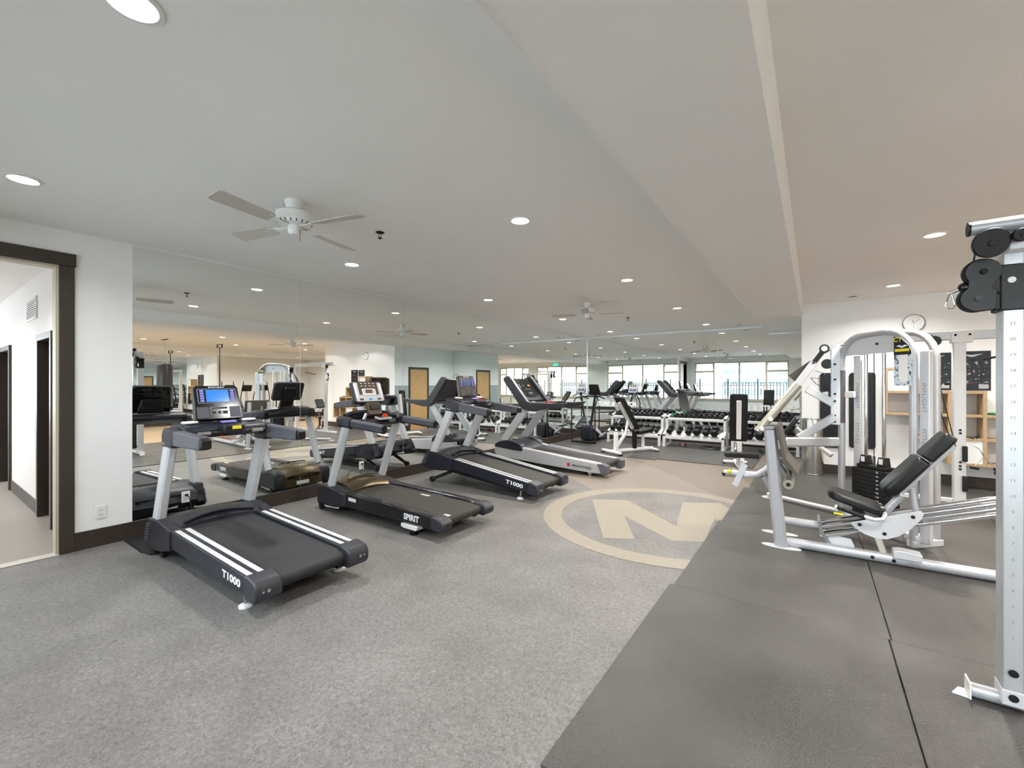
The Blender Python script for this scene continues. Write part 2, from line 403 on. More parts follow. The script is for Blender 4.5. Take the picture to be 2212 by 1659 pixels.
# left wall: white part with the doorway, then the mirrored part
DY0, DY1, DZ = -0.45, 0.846, 2.63
wb = MB(); wb.box(XL-0.12, XL, -1.72, DY0, 0, ZC); wb.box(XL-0.12, XL, DY1, YF+0.1, 0, ZC); wb.box(XL-0.12, XL, DY0, DY1, DZ, ZC)
wl = struct(wb.build('wall_left', 'wall', smooth=False), 'white left wall with wide doorway')
ys = [1.358, 3.088, 4.846, 6.631, 8.424, 10.19, 11.994]
for i in range(6):
    rbox(XL+0.0005, XL+0.0065, ys[i]+0.0015, ys[i+1]-0.0015, 0.172, ZC-0.016).build('mirror_panel', 'mirror', wl, smooth=False)
rbox(XL, XL+0.014, 1.355, YF, ZC-0.020, ZC).build('mirror_channel', 'white_paint', wl, smooth=False)
wf = struct(rbox(XL, XW0, YF, YF+0.12, 0, ZC).build('wall_far', 'wall', smooth=False), 'far wall covered with mirrors')
xs = [-5.603, -3.814, -1.98, -0.165]
for i in range(3):
    rbox(xs[i]+0.0015, xs[i+1]-0.0015, YF-0.0065, YF-0.0005, 0.172, (ZC-0.016)).build('mirror_panel', 'mirror', wf, smooth=False)
rbox(XL, XB0, YF-0.016, YF, ZC-0.034, ZC).build('mirror_channel', 'channel_alu', wf, smooth=False)
rbox(XB0, XW0, YF-0.016, YF, ZSOF-0.03, ZSOF).build('mirror_channel', 'channel_alu', wf, smooth=False)
rbox(XL+0.006, XL+0.02, YF-0.02, YF-0.006, 0.172, ZC-0.02).build('corner_channel', 'channel_alu', wf, smooth=False)
# lettering stuck on the far mirror
for x0, x1 in ((-5.30, -4.05), (-1.70, -0.41)):
    xm = (x0+x1)/2
    text('mirror_lettering', 'TONE  &  STRETCH', 0.172, 'text_white', basis((xm, YF-0.0085, 0.965), (1,0,0), (0,0,1)), wf, 0.0008, sx=0.77, bold=0.009)
struct(rbox(XL, XL+0.018, DY1+0.1, YF, 0, 0.168).build('baseboard_left', 'trim_brown', bev=0.002))
struct(rbox(XL, XW0, YF-0.018, YF, 0, 0.168).build('baseboard_far', 'trim_brown', bev=0.002))

# white block that carries the clock and its door side
wr = struct(rbox(XW0, XW1, YW, YF+0.3, 0, ZC).build('wall_right', 'wall', smooth=False), 'white wall behind the weight machines')
struct(rbox(XW0, XW1, YW-0.016, YW, 0, 0.168).build('baseboard_right', 'trim_brown', bev=0.002))
struct(rbox(XW0-0.014, XW0, YW, 9.78, 0, 0.168).build('baseboard_side', 'trim_brown', bev=0.002))
struct(rbox(XW0-0.004, XW0, YW+0.001, YF-0.02, 2.12, ZSOF).build('trim_5', 'wall_blue', smooth=False), 'pale blue-grey paint above the wood door')
struct(rbox(XW0-0.004, XW0, YW+0.001, 9.778, 1.50, 2.12).build('trim_6', 'wall_blue', smooth=False), 'pale blue-grey paint left of the wood door')
struct(rbox(XW0-0.004, XW0, 10.702, YF-0.02, 1.50, 2.12).build('trim_7', 'wall_blue', smooth=False), 'pale blue-grey paint right of the wood door')
struct(rbox(XW0-0.006, XW0, YW+0.001, 9.778, 0.168, 1.50).build('trim_3', 'wainscot', smooth=False), 'grey-green wainscot beside the wood door')
struct(rbox(XW0-0.006, XW0, 10.702, YF-0.02, 0.0, 1.50).build('trim_4', 'wainscot', smooth=False), 'grey-green wainscot next to the far mirror')
d3 = struct(MB().box(XW0-0.008, XW0-0.001, 9.86, 10.62, 0.01, 2.04).build('door_3', 'door_wood', smooth=False), 'light wood door beside the dumbbell racks')
fr = MB(); fr.box(XW0-0.014, XW0-0.001, 9.78, 9.86, 0, 2.12); fr.box(XW0-0.014, XW0-0.001, 10.62, 10.70, 0, 2.12); fr.box(XW0-0.014, XW0-0.001, 9.86, 10.62, 2.04, 2.12)
fr.build('door_frame', 'casing_brown', d3, smooth=False)
MB().cyl((XW0-0.007, 9.94, 1.0), (XW0-0.03, 9.94, 1.0), 0.014).cyl((XW0-0.028, 9.93, 1.0), (XW0-0.028, 10.05, 1.0), 0.008).build('door_handle', 'steel', d3)
# rest of the shell that only the mirrors show
we = struct(rbox(XR, XR+0.12, YB, 14.0, 0, ZC).build('wall_end', 'wall', smooth=False), 'mirrored end wall of the stretching area')
for i in range(7):
    y0 = YB + 0.1 + i*1.9
    rbox(XR-0.007, XR-0.0005, y0+0.0015, y0+1.8985, 0.36, 2.80).build('mirror_panel', 'mirror', we, smooth=False)
struct(rbox(XR-0.018, XR, YB, 14.0, 0, 0.2).build('baseboard_end', 'trim_brown', bev=0.002))
struct(rbox(XW1, XR, 14.0, 14.1, 0, ZC).build('wall_back', 'wall', smooth=False))
struct(rbox(XW1, XW1+0.05, YW+0.001, 14.0, 0, ZC).build('wall_inner', 'wall', smooth=False))

# window wall behind the camera
WINS = [(-5.25, -0.95), (0.35, 4.1), (4.75, 7.2)]
Z0, Z1 = 0.72, 2.70
b = MB(); b.box(XL, XR, YB-0.2, YB, 0, Z0); b.box(XL, XR, YB-0.2, YB, Z1, ZC)
edges = [XL] + [v for w in WINS for v in w] + [XR]
for i in range(0, len(edges), 2): b.box(edges[i], edges[i+1], YB-0.2, YB, Z0, Z1)
struct(b.build('wall_windows', 'wall_blue', smooth=False), 'pale blue-grey window wall')
struct(rbox(XL, XR, YB, YB+0.015, 0, 0.168).build('baseboard_windows', 'trim_brown', bev=0.002))
for k, (x0, x1) in enumerate(WINS):
    w = bpy.data.objects.new('window_%d' % (k+1), None); COL.objects.link(w); w.location = (0, 0, 0)
    struct(w, ('wide', 'middle', 'narrow')[k] + ' window with beige frame and awning top lights')
    L = x1 - x0
    ms = [x0, x0 + L*0.22, x0 + L*0.5, x0 + L*0.78, x1]
    f = MB(); yf0, yf1 = YB-0.13, YB-0.06
    f.box(x0, x1, yf0, yf1, Z0, Z0+0.06); f.box(x0, x1, yf0, yf1, Z1-0.06, Z1)
    for i, m_ in enumerate(ms):
        h = 0.05 if i in (0, 4) else 0.035
        f.box(max(x0, m_-h), min(x1, m_+h), yf0, yf1, Z0+0.06, Z1-0.06)
    for a, c in ((0, 1), (3, 4)): f.box(ms[a]+0.035, ms[c]-0.035, yf0, yf1, 2.16, 2.24)
    f.build('window_frame', 'frame_beige', w, smooth=False)
    rbox(x0, x1, YB-0.06, YB+0.05, Z0-0.03, Z0).build('window_sill', 'frame_beige', w, smooth=False)
    for i in range(4):
        rbox(ms[i]+0.02, ms[i+1]-0.02, YB-0.10, YB-0.094, Z0+0.04, 2.18 if i in (0, 3) else Z1-0.04).build('pane', 'pane', w, smooth=False)
    for i in (0, 3):
        M = Matrix.Translation((0, YB-0.10, 2.66)) @ Matrix.Rotation(R(-18), 4, 'X') @ Matrix.Translation((0, -YB+0.10, -2.66))
        s_ = MB(); xa, xb = ms[i]+0.04, ms[i+1]-0.04
        s_.box(xa, xb, YB-0.12, YB-0.08, 2.22, 2.26); s_.box(xa, xb, YB-0.12, YB-0.08, 2.61, 2.65); s_.box(xa, xa+0.035, YB-0.12, YB-0.08, 2.26, 2.61); s_.box(xb-0.035, xb, YB-0.12, YB-0.08, 2.26, 2.61)
        sh = s_.xf(M).build('awning_sash', 'white_paint', w, smooth=False)
        rbox(xa+0.03, xb-0.03, YB-0.103, YB-0.098, 2.25, 2.62).xf(M).build('pane', 'pane', sh, smooth=False)
    # sampling portal in the opening (guides daylight, gives off nothing)
    pl = bpy.data.lights.new('window_portal', 'AREA'); pl.shape = 'RECTANGLE'; pl.size = L; pl.size_y = Z1-Z0
    pl.cycles.is_portal = True
    po = bpy.data.objects.new('window_portal', pl); COL.objects.link(po)
    po.location = ((x0+x1)/2, YB-0.15, (Z0+Z1)/2); po.rotation_euler = (R(90), 0, 0); po.parent = w

# outside: terrace slab, railing, office tower, neighbouring block
struct(rbox(-16, 18, -8, YB-0.2, -0.15, -0.05).build('terrace', 'concrete', smooth=False), 'concrete terrace outside the windows')
rl = thing('terrace_railing', 'thin black metal railing outside the windows', 'railing', (0, -3.4, -0.05), world=True)
for z in (0.25, 1.45, 1.6): rbox(-7, 9, -3.42, -3.38, z, z+0.035).build('rail', 'black', rl, smooth=False)
p0 = None
for i in range(108):
    x = -7 + i*0.15; big = i % 10 == 0
    if p0 is None:
        p0 = rbox(-0.016, 0.016, -3.412, -3.388, 0.0, 1.62).build('baluster', 'black', rl, smooth=False)
        p0.location = (x, 0, 0)
    else:
        o = p0.copy(); COL.objects.link(o); o.location = (x, 0, 0)
        if big: o.scale = (2.2, 1, 1.15)
tw = thing('office_tower', 'tall white gridded office tower seen through the windows', 'building', (-3, -34, -12), world=True)
rbox(-9, 2, -40, -34, -12, 40).build('tower_wall', 'tower_glass', tw, smooth=False)
g = MB()
for i in range(15): g.box(-9.1 + i*0.78, -8.95 + i*0.78, -34.15, -33.9, -12, 40)
for j in range(44): g.box(-9, 2, -34.12, -33.92, -12 + j*1.18, -11.55 + j*1.18)
gg = g.build('facade_grid', 'tower_white', tw, smooth=False); gg['kind'] = 'stuff'
tb = thing('apartment_block', 'pale apartment block with balconies beyond the terrace', 'building', (9, -26, -12), world=True)
rbox(5, 16, -32, -26, -12, 24).build('block_wall', 'concrete', tb, smooth=False)
for j in range(10): rbox(5.5, 15.5, -26, -25, -11 + j*3, -10.7 + j*3).build('balcony', 'tower_white', tb, smooth=False)
tc = thing('white_annex', 'low white annex building next to the tower', 'building', (-13, -24, -12), world=True)
rbox(-18, -10.5, -30, -24, -12, 14).build('annex_wall', 'tower_white', tc, smooth=False)
for j in range(7): rbox(-17.5, -11, -24.04, -23.98, -10 + j*3, -8.6 + j*3).build('window_band', 'tower_glass', tc, smooth=False)

# side hall seen through the doorway
hb = MB()
segs = [(HX, -10.59), (-9.63, -7.46), (-6.66, XL-0.12)]
for a, c in segs: hb.box(a, c, 0.97, 1.09, 0, 2.86)
hb.box(-10.59, -9.63, 0.97, 1.09, 2.10, 2.86); hb.box(-7.46, -6.66, 0.97, 1.09, 2.10, 2.86)
struct(hb.build('wall_hall', 'wall', smooth=False), 'white hall wall with two doors')
hw = MB(); hw.box(HX-0.1, HX, -1.6, 0.97, 0, 0.9); hw.box(HX-0.1, HX, -1.6, 0.97, 2.5, 2.86); hw.box(HX-0.1, HX, -1.6, -1.2, 0.9, 2.5)
hw.box(HX-0.1, HX, -0.2, 0.97, 0.9, 2.5); hw.box(HX, XL-0.12, -1.72, -1.6, 0, 2.86)
struct(hw.build('wall_hall_end', 'wall', smooth=False))
for a, c in ((HX, -10.67), (-9.55, -7.54), (-6.58, XL-0.12)): struct(rbox(a, c, 0.955, 0.97, 0, 0.15).build('baseboard_hall', 'trim_brown', smooth=False))
for n_, (a, c) in ((1, (-7.46, -6.66)), (2, (-10.59, -9.63))):
    d = struct(rbox(a+0.05, c-0.05, 1.03, 1.07, 0.005, 2.05).build('door_%d' % n_, 'casing_brown', smooth=False), 'dark brown hall door, ' + ('nearer' if n_ == 1 else 'farther') + ' of the two')
    f = MB(); f.box(a-0.02, a+0.05, 0.94, 1.09, 0, 2.12); f.box(c-0.05, c+0.02, 0.94, 1.09, 0, 2.12); f.box(a+0.05, c-0.05, 0.94, 1.09, 2.05, 2.12)
    f.build('door_frame', 'casing_brown', d, smooth=False)
    MB().cyl((c-0.13, 1.03, 1.0), (c-0.13, 0.97, 1.0), 0.012).cyl((c-0.13, 0.975, 1.0), (c-0.25, 0.975, 1.0), 0.009).build('door_handle', 'steel', d)
vg = thing('wall_vent', 'white louvred air vent high on the hall wall', 'vent', (-7.94, 0.97, 2.35), world=True)
f = MB(); f.box(-8.27, -7.61, 0.955, 0.968, 2.34, 2.365); f.box(-8.27, -7.61, 0.955, 0.968, 2.585, 2.61); f.box(-8.27, -8.24, 0.955, 0.968, 2.365, 2.585); f.box(-7.64, -7.61, 0.955, 0.968, 2.365, 2.585)
f.build('frame', 'white_plastic', vg, smooth=False)
rbox(-8.24, -7.64, 0.964, 0.969, 2.365, 2.585).build('duct', 'gray_plastic', vg, smooth=False)
for i in range(9): MB().obox((-7.94, 0.958, 2.378 + i*0.024), (0.60, 0.012, 0.006), (R(35), 0, 0)).build('slat', 'white_plastic', vg, smooth=False)
# doorway casing and threshold
cs = MB(); cs.box(XL-0.14, XL+0.022, DY1, DY1+0.10, 0, DZ+0.0); cs.box(XL-0.14, XL+0.022, DY0-0.10, DY0, 0, DZ)
cb = struct(cs.build('trim_1', 'casing_brown', bev=0.002), 'dark brown doorway casing')
rbox(XL-0.14, XL+0.028, DY0-0.12, DY1+0.11, DZ, DZ+0.115).build('header', 'casing_brown', cb, bev=0.002)
rbox(XL-0.13, XL+0.001, DY1-0.02, DY1, 0, DZ).build('jamb', 'frame_beige', cb, smooth=False)
rbox(XL-0.13, XL+0.001, DY0, DY1-0.02, DZ-0.02, DZ).build('jamb', 'frame_beige', cb, smooth=False)
struct(rbox(XL-0.09, XL+0.03, DY0, DY1, 0, 0.008).build('trim_2', 'threshold', bev=0.003), 'pale metal threshold strip')

# rubber mat tiles
mf = thing('rubber_mat_flooring', 'black pebbled rubber mats laid edge to edge under the weight machines', 'mat', (-0.9, 1.49, 0), world=True)
rows = [1.49, 3.42, 5.32, 7.22, 9.17]
cols = [-0.905, 0.375, 1.66, 2.94]
for j in range(4):
    for i in range(3):
        dx = (0.0, 0.03, 0.06, 0.12)[j] if i == 0 else 0
        jx = (0.0, 0.012, 0.004, 0.0)[j]
        rbox(cols[i]+dx+jx*(i > 0)+0.002, cols[i+1]+jx*(i < 2)-0.004, rows[j]+0.002, rows[j+1]-0.002, 0.0, 0.015).build('mat_tile', 'rubber', mf, bev=0.003)
rbox(cols[1]+0.01, cols[2], -0.35, 1.486, 0.0, 0.015).build('mat_tile', 'rubber', mf, bev=0.003)
rbox(cols[2]+0.004, cols[3], -0.35, 1.486, 0.0, 0.015).build('mat_tile', 'rubber', mf, bev=0.003)
mf2 = thing('rubber_mat_flooring', 'black rubber mats laid in front of the dumbbell racks', 'mat', (-2.6, 10, 0), world=True)
for i, (a, c, y0) in enumerate(((-5.55, -4.5, 9.0), (-4.497, -2.63, 8.83), (-2.627, -0.9, 8.97))):
    rbox(a, c, y0, 11.95, 0.0, 0.012 + 0.001*i).build('mat_tile', 'rubber', mf2, bev=0.003)

# ------------------------------------------------------------------ ceiling fittings
def ordinal(i): return ('first', 'second', 'third', 'fourth', 'fifth', 'sixth')[i]
dl_first = {}
def downlight(x, y, label, warm=False, z=ZC, power=1.0, lit=True):
    key = 'lamp_warm' if warm else 'lamp_cool'
    if key not in dl_first:
        t = thing('ceiling_downlight', label, 'ceiling light', (x, y, z), group='recessed ceiling downlights')
        b = MB(); n = 32; rg = []
        for r, zz in ((0.093, 0.0), (0.095, -0.006), (0.078, -0.009), (0.070, -0.004), (0.068, 0.0)):
            rg.append([b.bm.verts.new((r*math.cos(2*math.pi*k/n), r*math.sin(2*math.pi*k/n), zz)) for k in range(n)])
        for i in range(4):
            for k in range(n): b.bm.faces.new((rg[i][k], rg[i][(k+1) % n], rg[i+1][(k+1) % n], rg[i+1][k]))
        b.build('trim_ring', 'white_paint', t)
        MB().lathe([(0.068, -0.0035), (0.0685, -0.002), (0.0685, -0.0005)], seg=32).build('diffuser', key, t)
        dl_first[key] = t
    else: t = copy_thing(dl_first[key], (x, y, z), label)
    ld = bpy.data.lights.new('downlight_glow', 'AREA'); ld.shape = 'DISK'; ld.size = 0.13
    ld.energy = LAMP_W * power; ld.color = (1.0, 0.92, 0.80) if warm else (1.0, 0.985, 0.965); ld.spread = R(148)
    lo = bpy.data.objects.new('downlight_glow', ld); COL.objects.link(lo); lo.location = (0, 0, -0.012); lo.parent = t
    return t
ROWY = [0.50, 3.07, 5.66, 8.28, 10.93]
for i, y in enumerate(ROWY):
    downlight(-4.44, y, 'round recessed downlight, %s from the windows in the row beside the mirror wall' % ordinal(i), warm=(i == 2), power=(0.75, 0.9, 1.3, 2.0, 2.1)[i])
    downlight(-2.06, y, 'round recessed downlight, %s from the windows in the row left of the bulkhead' % ordinal(i), warm=(i == 2), power=(0.75, 0.9, 1.3, 2.0, 2.1)[i])
for i, y in enumerate((0.50, 3.07, 5.60, 8.15)):
    downlight(0.94, y, 'round recessed downlight, %s from the windows in the row right of the bulkhead' % ordinal(i), warm=(i == 2), power=(1.4, 1.7, 2.1, 1.2)[i])
    if i < 4: downlight(3.3, y, 'round recessed downlight, %s from the windows in the row at the oak floor edge' % ordinal(i), warm=(i % 2 == 0), power=1.3)
for i, y in enumerate((1.8, 4.4, 7.0, 9.6, 12.2)):
    downlight(5.8, y, 'round recessed downlight, %s from the windows above the oak floor' % ordinal(i), power=1.6)
for i, x in enumerate((-6.6, -8.6, -10.6)):  # unseen ceiling lamps, added to brighten the hall
    downlight(x, -0.3, 'unseen downlight added to brighten the hall, %s from the doorway in the hall ceiling' % ordinal(i), z=2.86, power=0.5)

def disc_vent(x, y, label):
    t = thing('ceiling_vent', label, 'vent', (x, y, ZC), group='round ceiling vents')
    MB().lathe([(0.10, 0), (0.10, -0.006), (0.07, -0.014), (0.068, -0.006), (0.068, -0.001)]).build('cover', 'white_paint', t)
    MB().lathe([(0.05, -0.002), (0.05, -0.012), (0.02, -0.016)]).build('plug', 'gray_plastic', t)
disc_vent(-4.96, 11.37, 'small round ceiling vent above the mirror corner')
disc_vent(-1.42, 11.33, 'small round ceiling vent near the bulkhead and far mirror')
disc_vent(0.52, 8.75, 'small round ceiling vent near the white clock wall')

def sprinkler(x, y, label):
    t = thing('fire_sprinkler', label, 'sprinkler', (x, y, ZC), group='fire sprinklers')
    MB().lathe([(0.040, 0), (0.040, -0.004), (0.022, -0.012)], seg=20).build('escutcheon', 'black', t)
    b = MB(); b.tube([(0.004,0,-0.012),(0.017,0,-0.025),(0.017,0,-0.038),(0.003,0,-0.052)], 0.003, 6, up=(0,1,0)); b.tube([(-0.004,0,-0.012),(-0.017,0,-0.025),(-0.017,0,-0.038),(-0.003,0,-0.052)], 0.003, 6, up=(0,1,0))
    b.build('frame_arms', 'brass', t)
    MB().lathe([(0.020, -0.052), (0.020, -0.055), (0.004, -0.058), (0.004, -0.068)], seg=16).build('deflector', 'black', t)
sprinkler(-3.29, 2.57, 'dark fire sprinkler head beside the nearer ceiling fan')
sprinkler(-3.21, 8.87, 'dark fire sprinkler head beyond the farther ceiling fan')

def fan(x, y, label, rot):
    t = thing('ceiling_fan', label, 'fan', (x, y, ZC), (0, 0, rot))
    MB().lathe([(0.068, 0), (0.070, -0.012), (0.062, -0.045), (0.040, -0.075), (0.038, -0.10)], seg=28).build('canopy', 'white_plastic', t)
    mo = MB().lathe([(0.04, -0.085), (0.115, -0.092), (0.132, -0.102), (0.134, -0.165), (0.118, -0.185), (0.05, -0.190)], seg=32).build('motor_housing', 'white_plastic', t)
    for k in range(20):
        a = 2*math.pi*k/20
        MB().obox((0.122*math.cos(a), 0.122*math.sin(a), -0.178), (0.022, 0.008, 0.004), (0, R(-50), a)).build('vent_slot', 'gray_plastic', mo, smooth=False)
    sw = MB().lathe([(0.046, -0.188), (0.048, -0.22), (0.046, -0.245), (0.034, -0.258), (0.0, -0.260)], seg=24).build('switch_housing', 'white_plastic', t)
    MB().tube([(0.048, 0, -0.225), (0.056, 0, -0.235), (0.056, 0, -0.305)], 0.0022, 6, up=(0,1,0)).ball((0.056,0,-0.308), 0.004, 8).build('pull_chain', 'brass', sw)
    for k in range(4):
        a = 2*math.pi*k/4
        M = Matrix.Rotation(a, 4, 'Z')
        bl = MB(); pts = [(0.20, -0.045), (0.24, -0.055), (0.60, -0.066), (0.625, -0.05), (0.625, 0.05), (0.60, 0.066), (0.24, 0.055), (0.20, 0.045)]
        bl.prism(pts, 'z', -0.003, 0.003).xf(M @ Matrix.Translation((0, 0, -0.198)) @ Matrix.Rotation(R(13), 4, 'X'))
        blo = bl.build('blade', 'fan_gray', t)
        MB().prism([(0.06, -0.014), (0.14, -0.014), (0.24, -0.04), (0.24, 0.04), (0.14, 0.014), (0.06, 0.014)], 'z', -0.009, -0.004).xf(M @ Matrix.Translation((0, 0, -0.190)) @ Matrix.Rotation(R(9), 4, 'X')).build('blade_bracket', 'white_plastic', blo)
    return t
fan(-3.27, 1.757, 'white ceiling fan above the nearest treadmill, close to the doorway', R(14))
fan(-3.22, 6.89, 'white four-bladed ceiling fan towards the mirrored corner', R(20))
fan(2.0, 7.0, 'white ceiling fan on the ceiling right of the bulkhead', R(40))

# ------------------------------------------------------------------ wall outlets with plugs
def outlet(y, label, plug=False, cord=None):
    off = 0.0085 if plug else 0.0015
    t = thing('wall_outlet', label, 'outlet', (XL+off, y, 0.32))
    MB().mprism(rrect(0.075, 0.118, 0.006), basis((0, 0, 0), (0, 1, 0), (0, 0, 1)), 0, 0.006).build('cover_plate', 'white_plastic', t, bev=0.001)
    for s in (-1, 1):
        f = MB().mprism(rrect(0.034, 0.030, 0.008), basis((0.006, 0, s*0.021), (0, 1, 0), (0, 0, 1)), 0, 0.002).build('socket', 'white_paint', t)
        b = MB(); b.box(0.0078, 0.0086, -0.008, -0.006, s*0.021-0.002, s*0.021+0.007); b.box(0.0078, 0.0086, 0.006, 0.008, s*0.021-0.002, s*0.021+0.007); b.cyl((0.0078,0,s*0.021-0.008),(0.0086,0,s*0.021-0.008),0.0025,8)
        b.build('slot', 'black', f, smooth=False)
    if plug:
        p = MB().box(0.008, 0.032, -0.013, 0.013, 0.010, 0.034).build('plug', 'black', t, bev=0.004)
        MB().tube(cord, 0.0045, 8).build('cord', 'black' , p)
outlet(1.128, 'white double wall outlet on the plain wall next to the doorway')
outlet(1.81, 'white outlet on the mirror behind the nearest treadmill, black cord plugged in', True, [(0.03,0,0.02),(0.07,0.01,0.0),(0.09,0.02,-0.12),(0.12,0.03,-0.25),(0.2,0.03,-0.29)])
outlet(4.036, 'white outlet on the mirror behind the second treadmill, cord plugged in', True, [(0.03,0,0.02),(0.08,-0.03,0.0),(0.13,-0.12,-0.10),(0.16,-0.16,-0.25),(0.22,-0.2,-0.3)])

# ------------------------------------------------------------------ treadmills (front against the mirror, local x runs from front to rear)
def side_pair(fn):
    for s in (-1, 1): fn(s)
def post_pair(t, m, base, top, w, d, y, rnd=0.2):
    for s in (-1, 1):
        MB().bar([(base[0], s*y, base[1]), (top[0], s*y, top[1])], w, d, up=(1, 0, 0), rnd=rnd).build('upright', m, t)

def console_plane(cx_, cz, tilt):                    # local frame of a console that faces +x: u = +y (to the viewer's right), v = up the face
    n = Vector((math.cos(tilt), 0, math.sin(tilt))); v = Vector((-math.sin(tilt), 0, math.cos(tilt)))
    return basis((cx_, 0, cz), (0, 1, 0), v)
def plate(M, u, v, w, h, z0, z1, r=0.006): return MB().mprism([(p[0]+u, p[1]+v) for p in rrect(w, h, min(r, w/2.2, h/2.2))], M, z0, z1)

def treadmill_t1000(loc, label, pitch=0.0, screen='screen_blue', lift=False, brown=False):
    t = thing('treadmill', label, 'treadmill', loc, (0, pitch, 0), group='treadmills along the mirror wall')
    base = MB(); base.box(0.12, 1.98, -0.34, -0.26, 0.075, 0.15); base.box(0.12, 1.98, 0.26, 0.34, 0.075, 0.15); base.box(0.3, 0.38, -0.26, 0.26, 0.075, 0.13); base.box(1.75, 1.83, -0.26, 0.26, 0.075, 0.13)
    base.build('base_frame', 'black', t, smooth=False)
    # deck with running belt wrapped over the rear roller
    pr = [(0.45, 0.215), (0.45, 0.275)] + [(2.045 + 0.05*math.sin(R(a)), 0.185 + 0.05*math.cos(R(a))) for a in range(0, 181, 20)]
    MB().prism(pr, 'y', -0.268, 0.268).build('running_belt', 'belt_brown' if brown else 'belt', t)
    def rails(s):
        a, b2 = sorted((s*0.272, s*0.42))
        r = MB().prism([(0.60, 0.150), (0.60, 0.300), (2.0, 0.258), (2.0, 0.125), (1.7, 0.128)], 'y', a, b2).build('side_rail', 'navy_plastic', t, bev=0.006)
        for yy in (0.300, 0.372):
            MB().bar([(0.66, s*(yy+0.014), 0.3005), (1.985, s*(yy+0.014), 0.2605)], 0.036, 0.006).build('foot_strip', 'strip_white', r)
        c0, c1 = sorted((s*0.255, s*0.432))
        cap = MB(); cap.prism([(1.985, 0.112), (1.985, 0.272), (2.03, 0.276), (2.12, 0.255), (2.15, 0.215), (2.15, 0.150), (2.12, 0.112)], 'y', c0, c1)
        cp = cap.build('rear_cap', 'dark_plastic', t, bev=0.012)
        MB().cyl((2.148, s*0.35, 0.19), (2.156, s*0.35, 0.19), 0.012, 10).cyl((2.148, s*0.385, 0.19), (2.156, s*0.385, 0.19), 0.008, 10).build('bolt', 'steel', cp)
        ft = MB().cyl((1.85, s*0.36, 0.02), (1.85, s*0.36, 0.12), 0.014).build('foot_stem', 'steel', t)
        MB().lathe([(0.045, 0.0), (0.046, 0.012), (0.03, 0.022), (0.012, 0.024)], (1.85, s*0.36, 0.0)).build('foot_pad', 'white_plastic', ft)
        # pod at the foot of the upright with ribbed front
        p0, p1 = sorted((s*0.335, s*0.432))
        pod = MB().prism([(0.02, 0.065), (-0.005, 0.12), (0.10, 0.33), (0.34, 0.335), (0.62, 0.300), (0.62, 0.130), (0.42, 0.080), (0.2, 0.05)], 'y', p0, p1).build('upright_pod', 'navy_plastic', t, bev=0.010)
        for k in range(7): MB().obox((0.068 + k*0.0095 - 0.035, s*0.425, 0.115 + k*0.025), (0.09, 0.022, 0.010), (0, R(-8), 0)).build('pod_rib', 'gray_plastic', pod, smooth=False)
        if not lift: MB().cyl((0.32, s*0.36, 0.045), (0.32, s*0.40, 0.045), 0.045).build('transport_wheel', 'rubber_black', t)
    side_pair(rails)
    # motor hood: low dome with an arched lip over the belt
    hd = MB(); n = 12
    prof = [(0.02, 0.08), (0.0, 0.16), (0.05, 0.25), (0.13, 0.305), (0.30, 0.335), (0.46, 0.325), (0.56, 0.285)]
    rings = []
    for i in range(n+1):
        f = -1 + 2*i/n; y = f*0.345; k = 1 - f*f
        rings.append([hd.bm.verts.new((x - (0.07*k if x > 0.3 else 0.02*k), y, z + (0.018*k if z > 0.2 else 0))) for x, z in prof] + [hd.bm.verts.new((0.56 - 0.07*k, y, 0.2)), hd.bm.verts.new((0.2, y, 0.08))])
    m_ = len(rings[0])
    for i in range(n):
        for j in range(m_): hd.bm.faces.new((rings[i][j], rings[i][(j+1) % m_], rings[i+1][(j+1) % m_], rings[i+1][j]))
    hd.bm.faces.new(rings[0]); hd.bm.faces.new(rings[-1][::-1])
    hood = hd.build('motor_hood', 'dark_plastic' if not brown else 'navy_plastic', t)
    lip = [(0.515 - 0.085*(1-f*f), f*0.29, 0.318 + 0.022*(1-f*f)) for f in [-1 + 2*i/14 for i in range(15)]]
    MB().bar(lip, 0.03, 0.022, rnd=0.3).build('hood_lip', 'navy_plastic', hood)
    MB().bar([(0.27 - 0.02*(1-f*f), f*0.16, 0.350 + 0.012*(1-(f*0.5)**2)) for f in [-1 + i/4 for i in range(9)]], 0.016, 0.004).build('vent_slot', 'black', hood)
    for k in range(12): MB().box(0.012, 0.03, 0.06 + k*0.014, 0.067 + k*0.014, 0.20, 0.245).build('front_vent', 'black', hood, smooth=False)
    for k in range(12): MB().box(0.012, 0.03, -0.24 + k*0.014, -0.233 + k*0.014, 0.20, 0.245).build('front_vent', 'black', hood, smooth=False)
    MB().box(-0.008, 0.01, -0.03, 0.14, 0.10, 0.135).build('rating_label', 'white_plastic', hood, smooth=False)
    post_pair(t, 'silver_light', (0.20, 0.31), (0.49, 1.03), 0.07, 0.135, 0.382)
    # arms, knuckles and dash
    def arm(s):
        a, b2 = sorted((s*0.335, s*0.425))
        kn = MB().prism([(0.40, 1.00), (0.40, 1.11), (0.44, 1.165), (0.56, 1.165), (0.66, 1.15), (0.66, 1.025), (0.62, 1.0)], 'y', a, b2).build('arm_knuckle', 'dark_plastic', t, bev=0.018, seg=3)
        MB().cyl((0.46, s*0.4255, 1.035), (0.46, s*0.432, 1.035), 0.009, 10).cyl((0.50, s*0.4255, 1.035), (0.50, s*0.432, 1.035), 0.009, 10).build('bolt', 'chrome', kn)
        h = MB().prism([(0.655, 1.02), (0.655, 1.15), (1.20, 1.135), (1.20, 1.03)], 'y', *sorted((s*0.338, s*0.422))).build('handrail', 'gray_plastic', t, bev=0.016, seg=3)
